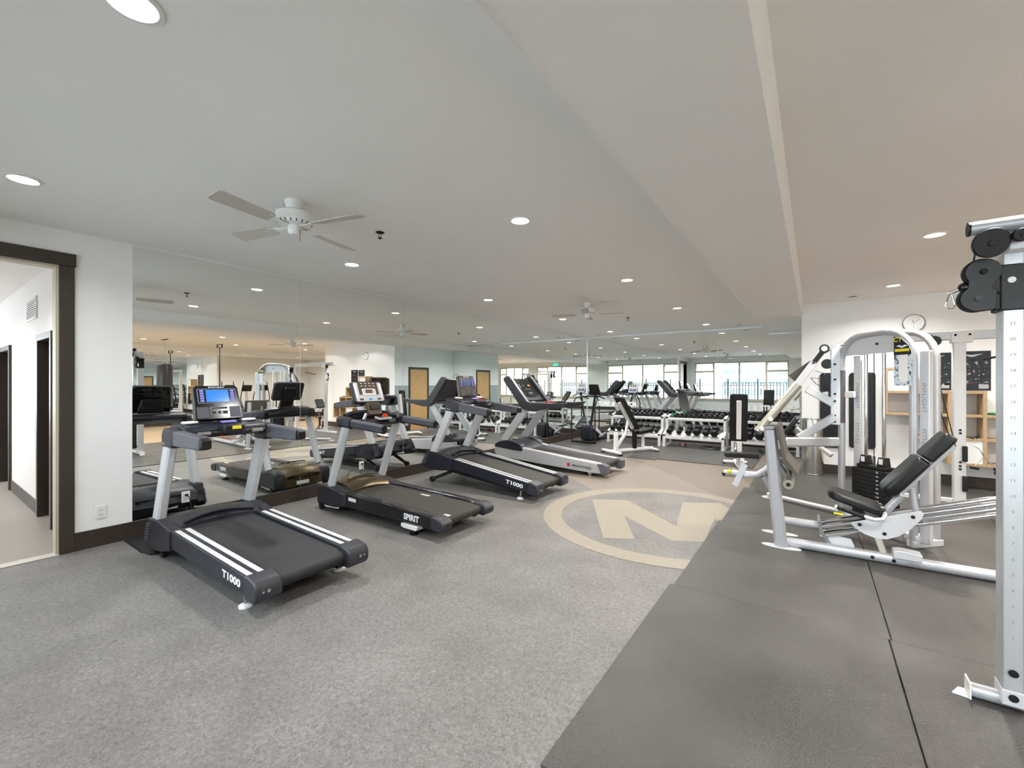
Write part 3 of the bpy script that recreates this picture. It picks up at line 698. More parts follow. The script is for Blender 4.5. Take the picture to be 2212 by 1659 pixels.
        MB().prism([(1.195, 1.035), (1.195, 1.132), (1.245, 1.115), (1.245, 1.045)], 'y', *sorted((s*0.342, s*0.418))).build('end_cap', 'black', h, bev=0.010)
    side_pair(arm)
    pts = [(0.30, 1.13), (0.33, 1.185), (0.50, 1.20), (0.66, 1.165), (0.68, 1.12), (0.60, 1.065), (0.42, 1.07)]
    ds = MB().prism(pts, 'y', -0.34, 0.34).build('dash', 'navy_plastic', t, bev=0.02, seg=3)
    for s in (-1, 1):
        MB().tube(arc((0.50, s*0.245, 1.203), 0.055, 0, 2*math.pi*23/24, 23), 0.010, 8, closed=True).build('cup_ring', 'white_plastic', ds)
        MB().cyl((0.50, s*0.245, 1.192), (0.50, s*0.245, 1.2035), 0.048).build('cup_well', 'black', ds)
    hb_ = MB().tube([(0.735, -0.29, 1.115), (0.735, 0.29, 1.115)], 0.017, 12).build('grip_bar', 'black', t)
    for s in (-1, 1):
        MB().tube([(0.735, s*0.17, 1.115), (0.735, s*0.27, 1.115)], 0.0185, 12).build('pulse_plate', 'chrome', hb_)
        MB().tube([(0.66, s*0.295, 1.12), (0.735, s*0.29, 1.115)], 0.015, 8).build('bar_end', 'black', hb_)
    pod = MB().box(0.64, 0.77, -0.075, 0.105, 1.095, 1.185).build('key_pod', 'navy_plastic', t, bev=0.018, seg=3)
    if not lift:
        MB().obox((0.771, 0.03, 1.155), (0.006, 0.075, 0.030), (0, R(-10), 0)).build('sticker', 'yellow', pod, bev=0.001)
    else:
        MB().cyl((0.71, 0.02, 1.185), (0.71, 0.02, 1.205), 0.03).build('stop_button', 'red', pod)
        MB().cyl((0.71, 0.02, 1.180), (0.71, 0.02, 1.188), 0.042).build('stop_ring', 'orange', pod)
    MB().tube([(0.76, -0.09, 1.10), (0.775, -0.09, 1.07), (0.765, -0.06, 1.065), (0.78, -0.02, 1.055)], 0.003, 6).build('safety_cord', 'red', pod)
    MB().obox((0.60, 0.03, 1.200), (0.045, 0.13, 0.006), (0, R(12), 0)).build('button_row', 'key_violet', ds, bev=0.001)
    # console
    T = R(18); M = console_plane(0.45, 1.375, T)
    cbk = 'navy_plastic'
    con = MB().mprism([(-0.205, -0.165), (0.205, -0.165), (0.185, 0.15), (0.165, 0.168), (-0.165, 0.168), (-0.185, 0.15)], M, -0.055, 0.0).build('console', 'gloss_black' if not brown else 'console_brown', t, bev=0.008)
    MB().mprism([(-0.13, -0.16), (0.13, -0.16), (0.10, 0.02), (-0.10, 0.02)], M, -0.095, -0.055).build('console_back', 'black', con, bev=0.012)
    plate(M, 0, 0.065, 0.325, 0.140, 0.0, 0.002).build('bezel_line', 'panel_gray', con)
    plate(M, 0, 0.065, 0.317, 0.132, 0.002, 0.003).build('bezel', 'gloss_black', con)
    plate(M, 0.0, 0.065, 0.190, 0.118, 0.003, 0.004, 0.003).build('screen', screen, con)
    for s in (-1, 1):
        for k in range(5): plate(M, s*0.128, 0.115 - k*0.0245, 0.032, 0.019, 0.003, 0.0055, 0.003).build('key', 'key_violet', con)
        plate(M, s*0.135, -0.095, 0.095, 0.105, 0.0, 0.0025).build('speaker_panel', 'gray_plastic', con)
    plate(M, 0, -0.055, 0.145, 0.020, 0.0, 0.003, 0.004).build('key_strip', 'panel_gray', con); plate(M, 0, -0.055, 0.135, 0.013, 0.003, 0.004, 0.003).build('key_strip_inset', 'black', con)
    for u, w in ((-0.048, 0.048), (0.0, 0.034), (0.048, 0.048)):
        plate(M, u, -0.098, w, 0.034, 0.0, 0.003, 0.004).build('keypad', 'panel_gray', con); plate(M, u, -0.098, w-0.008, 0.026, 0.003, 0.004, 0.003).build('keypad_inset', 'black', con)
    for k in range(4): plate(M, -0.03 + k*0.02, -0.018, 0.012, 0.006, 0.0, 0.003, 0.002).build('key', 'key_violet', con)
    text('console_lettering', 'BODYCRAFT', 0.018, 'text_white', M @ Matrix.Translation((0, 0.150, 0.0008)), con, 0.0006, sx=1.3, bold=0.0004)
    text('side_lettering', 'T1000', 0.072, 'text_white', basis((1.77, -0.4215, 0.195), (1, 0, -0.03), (0, 0, 1)), t, 0.0008, sx=1.5, bold=0.0022)
    if lift:
        for s in (-1, 1):
            MB().bar([(0.62, s*0.30, 0.12), (0.18, s*0.33, -0.115)], 0.05, 0.055, up=(0, 1, 0)).build('lift_leg', 'dark_plastic', t)
            MB().cyl((0.16, s*0.305, -0.125), (0.16, s*0.355, -0.125), 0.042).build('lift_wheel', 'rubber_black', t)
        MB().box(0.60, 0.70, -0.3, 0.3, 0.08, 0.13).build('lift_axle', 'black', t, smooth=False)
    return t
treadmill_t1000((-5.09, 1.757, 0), 'black treadmill with blue lit screen and yellow sticker, nearest the doorway')
pa = R(6.0)
treadmill_t1000((-5.09 + 0.012, 5.19, 1.85*math.sin(pa)), 'dark inclined treadmill with raised front legs between the second and the silver treadmill', pa, 'screen_dim', True, True)

def treadmill_spirit(loc, label):
    t = thing('treadmill', label, 'treadmill', loc, group='treadmills along the mirror wall')
    base = MB(); base.box(0.1, 1.98, -0.33, -0.26, 0.07, 0.14); base.box(0.1, 1.98, 0.26, 0.33, 0.07, 0.14); base.box(1.6, 1.68, -0.26, 0.26, 0.07, 0.12)
    base.build('base_frame', 'black', t, smooth=False)
    pr = [(0.45, 0.18), (0.45, 0.245)] + [(2.05 + 0.045*math.sin(R(a)), 0.168 + 0.045*math.cos(R(a))) for a in range(0, 181, 20)]
    MB().prism(pr, 'y', -0.275, 0.275).build('running_belt', 'belt_brown', t)
    for i in range(7): MB().box(1.22 + i*0.022, 1.232 + i*0.022, 0.16, 0.20, 0.2275, 0.2295).build('belt_mark', 'text_white', t, smooth=False)
    for i in range(6): MB().box(1.98 + i*0.0145, 1.988 + i*0.0145, -0.24, -0.19, 0.2133, 0.2145).build('belt_mark', 'text_white', t, smooth=False)
    for s in (-1, 1):
        a, b2 = sorted((s*0.278, s*0.40))
        r = MB().prism([(0.55, 0.095), (0.55, 0.258), (2.02, 0.228), (2.02, 0.115)], 'y', a, b2).build('side_rail', 'gloss_black', t, bev=0.012, seg=3)
        for k in range(4): MB().bar([(0.6, s*(0.30+k*0.022), 0.2575), (2.0, s*(0.30+k*0.022), 0.2290)], 0.008, 0.004).build('rail_groove', 'chrome' if k == 1 else 'dark_plastic', r)
        cap = MB().prism([(1.98, 0.11), (1.98, 0.235), (2.06, 0.235), (2.13, 0.215), (2.16, 0.18), (2.15, 0.13), (2.10, 0.10)], 'y', *sorted((s*0.262, s*0.41))).build('rear_cap', 'dark_plastic', t, bev=0.016, seg=3)
        MB().cyl((2.14, s*0.34, 0.165), (2.165, s*0.34, 0.165), 0.012, 10).build('bolt', 'black', cap)
        fb = MB().prism([(1.55, 0.065), (1.55, 0.10), (1.80, 0.10), (1.78, 0.055), (1.60, 0.055)], 'y', *sorted((s*0.30, s*0.41))).build('foot_bracket', 'white_plastic', t, bev=0.004)
        MB().cyl((1.70, s*0.36, 0.06), (1.70, s*0.36, 0.012), 0.018).lathe([(0.05, 0), (0.05, 0.012), (0.02, 0.02)], (1.70, s*0.36, 0)).build('foot_pad', 'black', fb)
        pod = MB().prism([(0.0, 0.06), (-0.01, 0.24), (0.03, 0.30), (0.14, 0.325), (0.30, 0.31), (0.58, 0.262), (0.58, 0.10), (0.35, 0.065)], 'y', *sorted((s*0.27, s*0.42))).build('upright_pod', 'dark_plastic', t, bev=0.025, seg=4)
        wl_ = MB().bar([(0.10, s*0.39, 0.055), (0.42, s*0.39, 0.075)], 0.02, 0.04).build('wheel_arm', 'white_plastic', t)
        MB().cyl((0.09, s*0.37, 0.05), (0.09, s*0.42, 0.05), 0.045).build('transport_wheel', 'rubber_black', wl_)
    plate(basis((0.70, -0.4005, 0.205), (1, 0, -0.02), (0, 0, 1)), 0, 0, 0.14, 0.04, 0.0, 0.001, 0.003).build('rating_label', 'white_plastic', t)
    hd = MB(); n = 12; rings = []
    prof = [(0.0, 0.07), (-0.01, 0.22), (0.06, 0.295), (0.20, 0.335), (0.36, 0.33), (0.50, 0.275), (0.54, 0.24)]
    for i in range(n+1):
        f = -1 + 2*i/n; y = f*0.285; k = 1 - f*f
        rings.append([hd.bm.verts.new((x - (0.05*k if x > 0.3 else 0.02*k), y, z + (0.03*k if z > 0.2 else 0))) for x, z in prof] + [hd.bm.verts.new((0.45, y, 0.15)), hd.bm.verts.new((0.2, y, 0.07))])
    m_ = len(rings[0])
    for i in range(n):
        for j in range(m_): hd.bm.faces.new((rings[i][j], rings[i][(j+1) % m_], rings[i+1][(j+1) % m_], rings[i+1][j]))
    hd.bm.faces.new(rings[0]); hd.bm.faces.new(rings[-1][::-1])
    hood = hd.build('motor_hood', 'black_gold_reflect', t)
    MB().bar([(0.33 - 0.03*(1-f*f), f*0.2, 0.365 + 0.016*(1-f*f)) for f in [-1 + i/5 for i in range(11)]], 0.02, 0.016).build('hood_ridge', 'black_gold_reflect', hood)
    MB().box(-0.035, -0.02, -0.12, 0.06, 0.10, 0.15).build('rating_label', 'white_plastic', hood, smooth=False)
    for k in range(16): MB().box(-0.03, 0.0, -0.24 + k*0.03, -0.228 + k*0.03, 0.19, 0.225).build('front_vent', 'black', hood, smooth=False)
    post_pair(t, 'silver_light', (0.25, 0.31), (0.555, 1.07), 0.075, 0.125, 0.375, rnd=0.42)
    stk = plate(basis((0.508, 0.375, 0.80), (0.30, 0, 0.76), (0, -1, 0)), 0, 0, 0.17, 0.034, 0.0, 0.0008, 0.004).build('upright_sticker', 'text_emboss', t)
    for k in range(6): plate(basis((0.508, 0.375, 0.80), (0.30, 0, 0.76), (0, -1, 0)), -0.062 + k*0.024, 0, 0.014, 0.026, 0.0008, 0.0012, 0.002).build('sticker_mark', 'text_dark', stk)
    # swept bowl dash carried on both uprights
    hs = []
    for s in (-1, 1):
        c = MB(); path = [(0.40 + 0.02, s*0.30, 1.10), (0.40, s*0.37, 1.10), (0.47, s*0.405, 1.105), (0.60, s*0.402, 1.10), (0.68, s*0.392, 1.09)]
        c.bar(path, 0.08, 0.13, rnd=0.4).build('arm_knuckle', 'navy_plastic', t)
        h = MB().bar([(0.66, s*0.39, 1.092), (1.25, s*0.385, 1.052)], 0.062, 0.100, rnd=0.38).build('handrail', 'grip', t)
        MB().bar([(1.24, s*0.385, 1.053), (1.265, s*0.385, 1.051)], 0.056, 0.092, rnd=0.38).build('end_cap', 'black', h)
        MB().tube([(0.66, s*0.30, 1.07), (0.72, s*0.255, 1.13)], 0.016, 10).build('pulse_stalk', 'black', t)
        MB().tube([(0.72, s*0.255, 1.13), (0.74, s*0.235, 1.205)], 0.019, 10).build('pulse_grip', 'chrome', t)
    bow = [(0.45, -0.33, 1.13)] + [(0.45 - 0.13*math.sin(math.pi*i/10), -0.33 + 0.66*i/10, 1.14 + 0.02*math.sin(math.pi*i/10)) for i in range(1, 10)] + [(0.45, 0.33, 1.13)]
    MB().bar(bow, 0.06, 0.11, rnd=0.4).build('dash_rim', 'navy_plastic', t)
    ds = MB().prism([(0.33, 1.06), (0.33, 1.12), (0.66, 1.10), (0.70, 1.06), (0.62, 1.03)], 'y', -0.34, 0.34).build('dash', 'black', t, bev=0.012)
    kp = MB().obox((0.655, 0.08, 1.125), (0.10, 0.20, 0.03), (0, R(12), 0)).build('key_pod', 'panel_gray', t, bev=0.008)
    MB().obox((0.655, 0.08, 1.1405), (0.085, 0.185, 0.004), (0, R(12), 0)).build('pod_face', 'black', kp)
    MB().cyl((0.66, 0.10, 1.14), (0.665, 0.10, 1.172), 0.026).build('stop_button', 'red', kp); MB().cyl((0.66, 0.10, 1.14), (0.661, 0.10, 1.152), 0.036).build('stop_ring', 'orange', kp)
    M = console_plane(0.47, 1.45, R(22))
    con = MB().mprism(rrect(0.45, 0.29, 0.035), M, -0.055, 0).build('console', 'dark_plastic', t, bev=0.01)
    MB().mprism(rrect(0.20, 0.18, 0.03), M, -0.11, -0.055).build('console_back', 'black', con, bev=0.01)
    plate(M, 0, 0.0, 0.41, 0.25, 0, 0.003, 0.02).build('face_panel', 'panel_gray', con)
    plate(M, 0, 0.045, 0.29, 0.165, 0.003, 0.005, 0.01).build('upper_panel', 'console_brown', con)
    plate(M, 0, 0.0, 0.20, 0.085, 0.005, 0.007, 0.012).build('lcd_frame', 'silver_light', con); plate(M, 0, 0.005, 0.11, 0.052, 0.007, 0.008, 0.003).build('screen', 'screen_lcd', con)
    for s in (-1, 1):
        plate(M, s*0.185, 0.02, 0.024, 0.20, 0.003, 0.006, 0.01).build('key_column', 'silver_light', con)
        plate(M, s*0.13, -0.098, 0.055, 0.024, 0.003, 0.005, 0.003).build('speed_window', 'console_brown', con)
        for k in range(3): plate(M, s*0.075, 0.027 - k*0.022, 0.012, 0.012, 0.007, 0.009, 0.003).build('key', 'gray_plastic', con)
    for k in range(4):
        for j in range(2): plate(M, -0.09 + k*0.06, 0.113 - j*0.034, 0.028, 0.006, 0.005, 0.006, 0.002).build('key_label', 'text_white', con)
    plate(M, 0.0, -0.098, 0.05, 0.022, 0.003, 0.006, 0.008).build('logo_badge', 'screen_blue', con)
    nk = MB().obox((0.545, 0.02, 1.235), (0.05, 0.20, 0.17), (0, R(-25), 0)).build('neck', 'console_brown', t, bev=0.012)
    MB().obox((0.573, 0.02, 1.262), (0.012, 0.15, 0.06), (0, R(-25), 0)).build('tray_slot', 'black', nk)
    text('side_lettering', 'SPIRIT', 0.085, 'text_white', basis((1.70, -0.4015, 0.172), (1, 0, -0.02), (0, 0, 1)), t, 0.0008, sx=1.0, bold=0.003)
    return t
treadmill_spirit((-5.08, 3.43, 0), 'black treadmill with black motor hood (gold reflection in its colour) and grey console, second from the doorway')

def treadmill_silver(loc, label):
    t = thing('treadmill', label, 'treadmill', loc, group='treadmills along the mirror wall')
    pr = [(0.5, 0.20), (0.5, 0.335)] + [(2.20 + 0.05*math.sin(R(a)), 0.175 + 0.05*math.cos(R(a))) for a in range(0, 181, 20)]
    MB().prism(pr, 'y', -0.28, 0.28).build('running_belt', 'belt_brown', t)
    MB().box(0.25, 1.95, -0.24, 0.24, 0.09, 0.15).build('base_frame', 'black', t, smooth=False)
    for s in (-1, 1):
        r = MB().prism([(0.0, 0.235), (0.10, 0.155), (2.0, 0.060), (2.30, 0.065), (2.20, 0.215), (0.62, 0.362), (0.02, 0.345)], 'y', *sorted((s*0.285, s*0.395))).build('side_rail', 'silver_paint', t, bev=0.008)
        MB().bar([(0.64, s*0.33, 0.362), (2.19, s*0.33, 0.222)], 0.085, 0.012).build('foot_strip', 'strip_white', r)
        MB().bar([(0.80, s*0.300, 0.3515), (1.80, s*0.300, 0.2615)], 0.018, 0.016).build('edge_strip', 'black', r)
        cap = MB().prism([(2.14, 0.225), (2.24, 0.225), (2.33, 0.20), (2.33, 0.08), (2.30, 0.05), (2.22, 0.05)], 'y', *sorted((s*0.275, s*0.405))).build('rear_cap', 'gray_plastic', t, bev=0.01)
        f = MB().cyl((1.99, s*0.34, 0.03), (1.99, s*0.34, 0.09), 0.028, r2=0.05).build('foot_stem', 'silver_paint', t)
        MB().lathe([(0.045, 0), (0.045, 0.012), (0.02, 0.03)], (1.99, s*0.34, 0)).build('foot_pad', 'steel', f)
        # rounded dark side shell of the motor housing
        sh = [(0.02, 0.335)] + [(0.33 + 0.33*math.cos(R(a)), 0.335 + 0.145*math.sin(R(a))) for a in range(170, -1, -17)] + [(0.66, 0.30), (0.5, 0.30)]
        MB().prism(sh, 'y', *sorted((s*0.25, s*0.405))).build('housing_side', 'navy_plastic', t, bev=0.02, seg=3)
        MB().bar([(0.20, s*0.345, 0.46), (0.735, s*0.345, 1.14)], 0.055, 0.15, up=(1, 0, 0), rnd=0.15).build('upright', 'silver_paint', t)
        ar = [(0.20, 1.76), (0.13, 1.72), (0.14, 1.67), (0.54, 1.17), (0.62, 1.125), (0.80, 1.115), (1.36, 1.20), (1.47, 1.27), (1.46, 1.285), (1.20, 1.262), (0.74, 1.265), (0.66, 1.295), (0.30, 1.72), (0.25, 1.76)]
        MB().prism([(x+0.10, z-0.06) for x, z in ar], 'y', *sorted((s*0.33, s*0.42))).build('swept_arm', 'dark_plastic', t, bev=0.018, seg=3)
    hood = MB().prism([(0.02, 0.25), (0.03, 0.36), (0.15, 0.46), (0.34, 0.49), (0.56, 0.42), (0.72, 0.325), (0.72, 0.25)], 'y', -0.252, 0.252).build('motor_hood', 'navy_plastic', t, bev=0.03, seg=4)
    MB().obox((0.30, -0.08, 0.4935), (0.09, 0.07, 0.003), (0, R(5), 0)).build('sticker', 'white_plastic', hood)
    MB().prism([(0.05, 0.12), (0.0, 0.24), (0.05, 0.26), (0.15, 0.15)], 'y', -0.29, 0.29).build('front_bumper', 'silver_paint', t)
    MB().bar([(0.5, -0.2, 0.05), (0.75, -0.2, 0.12)], 0.04, 0.04).bar([(0.5, 0.2, 0.05), (0.75, 0.2, 0.12)], 0.04, 0.04).cyl((0.48, -0.28, 0.04), (0.48, 0.28, 0.04), 0.035).build('lift_frame', 'black', t)
    # console panel between the swept arms
    x0, z0, x1, z1 = 0.32, 1.665, 0.72, 1.22
    T = math.atan2(x1-x0, z0-z1); M = console_plane((x0+x1)/2, (z0+z1)/2, T)
    con = MB().mprism([(-0.335, -0.28), (0.335, -0.28), (0.335, 0.25), (0.24, 0.30), (-0.24, 0.30), (-0.335, 0.25)], M, -0.06, 0.0).build('console', 'dark_plastic', t, bev=0.02, seg=3)
    MB().mprism([(-0.30, 0.24)] + [(-0.30, -0.08)] + [(0.30*math.cos(R(a)), -0.08 + 0.12*math.sin(R(a))) for a in range(190, 351, 16)] + [(0.30, -0.08), (0.30, 0.24), (0.22, 0.275), (-0.22, 0.275)], M, 0.0, 0.006).build('display_glass', 'gloss_black', con)
    plate(M, 0.13, 0.10, 0.07, 0.05, 0.006, 0.008, 0.02).build('red_readout', 'orange', con)
    plate(M, -0.20, 0.08, 0.018, 0.10, 0.006, 0.008, 0.004).build('blue_scale', 'key_violet', con)
    plate(M, -0.08, 0.09, 0.05, 0.06, 0.006, 0.008, 0.01).build('dim_readout', 'console_brown', con)
    for k in range(5): plate(M, -0.08 + k*0.04, 0.0, 0.016, 0.007, 0.006, 0.008, 0.002).build('key_label', 'text_white', con)
    plate(M, 0.0, -0.10, 0.14, 0.06, 0.006, 0.009, 0.03).build('keypad', 'dark_plastic', con)
    MB().tube(arc((0.30, 0.0, 1.68), 0.09, 0, math.pi, 12, 'yz'), 0.006, 6, up=(1, 0, 0)).build('reading_rack', 'gray_plastic', con)
    tr = MB().prism([(0.70, 1.16), (0.70, 1.21), (0.98, 1.19), (1.0, 1.15), (0.80, 1.10)], 'y', -0.33, 0.33).build('dash', 'dark_plastic', t, bev=0.012)
    for y in (0.06, 0.24): MB().obox((0.93, y, 1.205), (0.06, 0.06, 0.035), (0, R(10), 0)).build('stop_button', 'red', tr, bev=0.012)
    MB().obox((0.78, -0.20, 1.215), (0.05, 0.09, 0.01), (0, R(5), 0)).build('tray_label', 'white_plastic', tr)
    MB().tube([(1.02, 0.28, 1.20), (1.18, 0.30, 1.20)], 0.018, 10).build('pulse_grip', 'gloss_black', tr)
    Mt = basis((1.86, -0.3975, 0.142), (1, 0, -0.062), (0, 0, 1))
    text('side_lettering', 'IMAGE FITNESS', 0.058, 'text_dark', Mt, t, 0.0008, sx=0.92, bold=0.001)
    plate(Mt, -0.245, 0.002, 0.055, 0.055, 0, 0.0015, 0.004).build('logo_square', 'red', t)
    return t
treadmill_silver((-5.08, 7.06, 0), 'silver treadmill with swept dark arms and black display, farthest from the doorway')
# interlocking foam mat under the nearest treadmill
pts = []
x, y0 = -5.56, 1.30
n = 9
for i in range(n):
    xa = x + i*0.06
    pts += [(xa, y0), (xa + 0.012, y0 - 0.014), (xa + 0.034, y0 - 0.014), (xa + 0.044, y0)]
pts += [(-5.0, y0), (-4.9, y0+0.02), (-4.9, 2.2), (-5.56, 2.2)]
tag(MB().prism(pts, 'z', 0, 0.010).build('foam_puzzle_mat', 'rubber_black', smooth=False), 'black interlocking foam mat under the front of the nearest treadmill', 'mat')

# ------------------------------------------------------------------ multi-station gym with leg press (built in world coordinates)
G = thing('multi_station_gym', 'silver multi-station weight machine with leg press seat and weight stack', 'gym machine', (0.3, 5.3, 0.0152), world=True)
ZM = 0.0152
def pj(x, z, Y): k = Y/4.97; return (x*k, Y, 1.55 - (1.55 - z)*k)
S = 'silver_paint'
for yy, dx in ((4.77, 0.0), (5.19, -0.035)):
    pt = MB().bar([(-0.245+dx, yy, ZM+0.008), (-0.285+dx, yy, 0.45), (-0.332+dx, yy, 1.115)], 0.07, 0.105, up=(1, 0, 0), rnd=0.3).build('press_post', S, G)
    MB().prism([(-0.245+dx + 0.16*math.cos(R(a)), yy + 0.055*math.sin(R(a))) for a in range(0, 360, 20)], 'z', ZM, ZM+0.010).build('foot_plate', 'silver_light', pt, bev=0.002)
    MB().bar([(-0.332+dx, yy, 1.113), (-0.333+dx, yy, 1.122)], 0.066, 0.10, up=(1, 0, 0), rnd=0.3).build('post_cap', 'gray_plastic', pt)
MB().tube([(-0.20, 4.83, ZM+0.045), (0.60, 4.86, ZM+0.045), (2.0, 4.93, ZM+0.045)], 0.043, 16).build('base_tube', S, G)
MB().tube([(-0.24, 5.02, 0.205), (0.07, 5.02, 0.205)], 0.040, 16).build('lower_brace', S, G)
MB().bar([(-0.30, 4.80, 0.80), (-0.30, 5.17, 0.80)], 0.05, 0.07).build('post_crossbar', S, G)
MB().bar([(-0.30, 4.98, 0.80), (-0.19, 4.98, 0.80)], 0.05, 0.06).build('plate_stub', S, G)
fp = MB().prism([(-0.290, 1.155), (-0.262, 1.162), (-0.205, 0.86), (-0.105, 0.725), (-0.120, 0.712), (-0.185, 0.77), (-0.165, 0.69), (-0.185, 0.685), (-0.228, 0.85)], 'y', 4.70, 5.24).build('press_footplate', 'footplate', G, smooth=False)
ro = MB().cyl((-0.185, 4.70, 0.625), (-0.185, 4.93, 0.625), 0.043, 20).build('foot_roller', 'tube_gold', G)
MB().cyl((-0.185, 4.69, 0.625), (-0.185, 4.703, 0.625), 0.018).build('roller_hub', 'black', ro)
MB().bar([(-0.185, 4.95, 0.63), (-0.27, 5.0, 0.75)], 0.03, 0.04).build('roller_arm', S, G)
# guide rails that carry the seat
for yy in (4.90, 5.06):
    for dz in (0.0, 0.085):
        MB().tube([(0.055, yy, 0.145+dz), (2.15, yy, 0.145+dz+0.729)], 0.021, 14).build('guide_rail', 'chrome', G)
MB().prism([(0.035, 0.29), (0.055, 0.29), (0.075, 0.20), (0.16, ZM+0.05), (0.135, ZM+0.05), (0.05, 0.18)], 'y', 4.86, 5.10).build('rail_end_plate', 'steel', G)
MB().prism([(0.10, 0.175), (0.28, 0.16), (0.305, 0.10), (0.29, 0.055), (0.15, 0.055)], 'y', 4.90, 4.912).build('rail_gusset', 'silver_light', G)
MB().bar([(2.15, 4.98, ZM), (2.15, 4.98, 0.93)], 0.08, 0.10, up=(1, 0, 0)).build('rail_post', S, G)
moon = [(0.283, 0.294), (0.751, 0.475), (0.768, 0.450), (0.755, 0.405), (0.69, 0.31), (0.61, 0.230), (0.53, 0.188), (0.46, 0.182), (0.38, 0.205), (0.315, 0.245), (0.285, 0.275)]
for Y in (4.835, 5.115):
    pl_ = MB().prism([(pj(x, z, Y)[0], pj(x, z, Y)[2]) for x, z in moon], 'y', Y, Y+0.008).build('carriage_plate', 'silver_light', G, bev=0.002)
    for x, z in ((0.345, 0.285), (0.70, 0.415), (0.515, 0.235)):
        q = pj(x, z, Y); MB().cyl((q[0], Y-0.006, q[2]), (q[0], Y+0.001, q[2]), 0.014, 12).build('bolt', 'black', pl_)
MB().prism([(0.30, 0.31), (0.74, 0.475), (0.74, 0.44), (0.30, 0.27)], 'y', 4.845, 5.115).build('carriage_bed', 'silver_paint', G)
st = MB().mprism(rrect(0.42, 0.34, 0.10), Matrix.Translation((0.315, 4.975, 0.495)) @ Matrix.Rotation(R(17), 4, 'Y'), -0.035, 0.035).build('seat_pad', 'vinyl', G, bev=0.022, seg=4)
MB().bar([(0.36, 4.975, 0.47), (0.46, 4.975, 0.36)], 0.08, 0.06).build('seat_stem', S, G)
for s in (-1, 1):
    gp = MB().tube([(0.17, 4.975+s*0.205, 0.460), (0.37, 4.975+s*0.205, 0.405)], 0.017, 12).build('seat_grip', 'rubber_black', G)
    MB().cyl((0.158, 4.975+s*0.205, 0.463), (0.172, 4.975+s*0.205, 0.459), 0.020).build('grip_cap', 'white_plastic', gp)
    MB().tube([(0.36, 4.975+s*0.205, 0.408), (0.43, 4.975+s*0.205, 0.395), (0.485, 4.975+s*0.19, 0.405), (0.505, 4.975+s*0.14, 0.43), (0.49, 4.975+s*0.06, 0.47)], 0.017, 12).build('grip_loop', 'silver_light', G)
MB().obox((0.185, 4.77, 0.405), (0.07, 0.03, 0.014)).build('latch_tab', 'yellow', G, bev=0.004)
# reclined back pad: long lower cushion and head cushion
ang = math.atan2(1.08-0.62, 0.90-0.55)
def backM(d): return Matrix.Translation((0.555 + d*math.cos(ang), 4.975, 0.60 + d*math.sin(ang))) @ Matrix.Rotation(-ang, 4, 'Y')
MB().mprism([(0.0, -0.10), (0.03, -0.15), (0.12, -0.16), (0.40, -0.135), (0.40, 0.135), (0.12, 0.16), (0.03, 0.15), (0.0, 0.10)], backM(-0.02), -0.02, 0.085).build('back_cushion', 'vinyl', G, bev=0.03, seg=4)
hc = MB().mprism([(0.0, -0.135), (0.24, -0.13), (0.26, -0.10), (0.26, 0.10), (0.24, 0.13), (0.0, 0.135)], backM(0.388), -0.015, 0.075).build('head_cushion', 'vinyl', G, bev=0.02, seg=3)
MB().bar([backM(0.0) @ Vector((0.05, 0, -0.04)), backM(0.0) @ Vector((0.58, 0, -0.04))], 0.10, 0.04, rnd=0.3).build('back_bar', 'silver_light', G)
MB().tube([(0.50, 4.975, 0.40), (0.62, 4.975, 0.58)], 0.030, 14).build('back_stem', S, G)
MB().tube([(0.72, 4.975, 0.46), (0.69, 4.975, 0.66)], 0.022, 14).build('back_strut', S, G)
# bits on the base tube
MB().bar([(0.455, 4.93, 0.24), (0.505, 4.90, ZM+0.05)], 0.055, 0.02, up=(0, 1, 0), rnd=0.4).build('tension_link', 'tube_gold', G)
MB().prism([(0.555, 0.085), (0.555, 0.145), (0.60, 0.155), (0.735, 0.145), (0.735, 0.085)], 'y', 4.80, 4.92).build('cable_guard', 'silver_light', G, bev=0.006)
for x in (0.42, 0.56): MB().cyl((x, 4.808, ZM+0.045), (x, 4.822, ZM+0.045), 0.014, 12).build('bolt', 'black', G)
# leg curl arm on the left
MB().tube([(-0.69, 4.99, 0.635), (-0.56, 4.99, 0.618), (-0.46, 4.99, 0.632), (-0.39, 4.99, 0.69), (-0.34, 4.99, 0.74)], 0.030, 14).build('curl_arm', 'silver_light', G)
MB().bar([(-0.565, 4.955, 0.735), (-0.66, 4.955, 0.505)], 0.055, 0.012, up=(0, 1, 0)).build('curl_lever', 'silver_light', G)
MB().ball((-0.715, 4.99, 0.637), 0.022, 12).build('curl_knob', 'yellow', G)
MB().bar([(-0.40, 4.99, 0.62), (-0.31, 5.0, 0.43)], 0.03, 0.05).build('curl_strut', S, G)

# weight tower, turned to face the camera side
TA, TE, TN = Vector((0.24, 6.03, 0)), Vector((0.7071, -0.7071, 0)), Vector((-0.7071, -0.7071, 0))
def tp(s, d, z): v = TA + TE*s + TN*d; return (v.x, v.y, z)
def tower_box(s0, s1, d0, d1, z0, z1):
    M = basis((TA.x, TA.y, 0), TE, -TN)              # local x along tower, y away from viewer, z up
    return MB().box(s0, s1, -d1, -d0, z0, z1).xf(M)
for d in (0.0, -0.26):
    path = [tp(0.03, d, ZM), tp(0.03, d, 1.70)]
    for k in range(0, 7): a = R(180 - k*15); path.append(tp(0.03+0.26 + 0.26*math.cos(a), d, 1.80 + 0.27*math.sin(a)))
    path.append(tp(0.50, d, 2.075))
    for k in range(0, 7): a = R(90 - k*15); path.append(tp(0.52 + 0.24*math.cos(a), d, 1.80 + 0.27*math.sin(a)))
    path.append(tp(0.76, d, ZM))
    MB().tube(path, 0.033, 16, up=tuple(TN)).build('tower_arch', S, G)
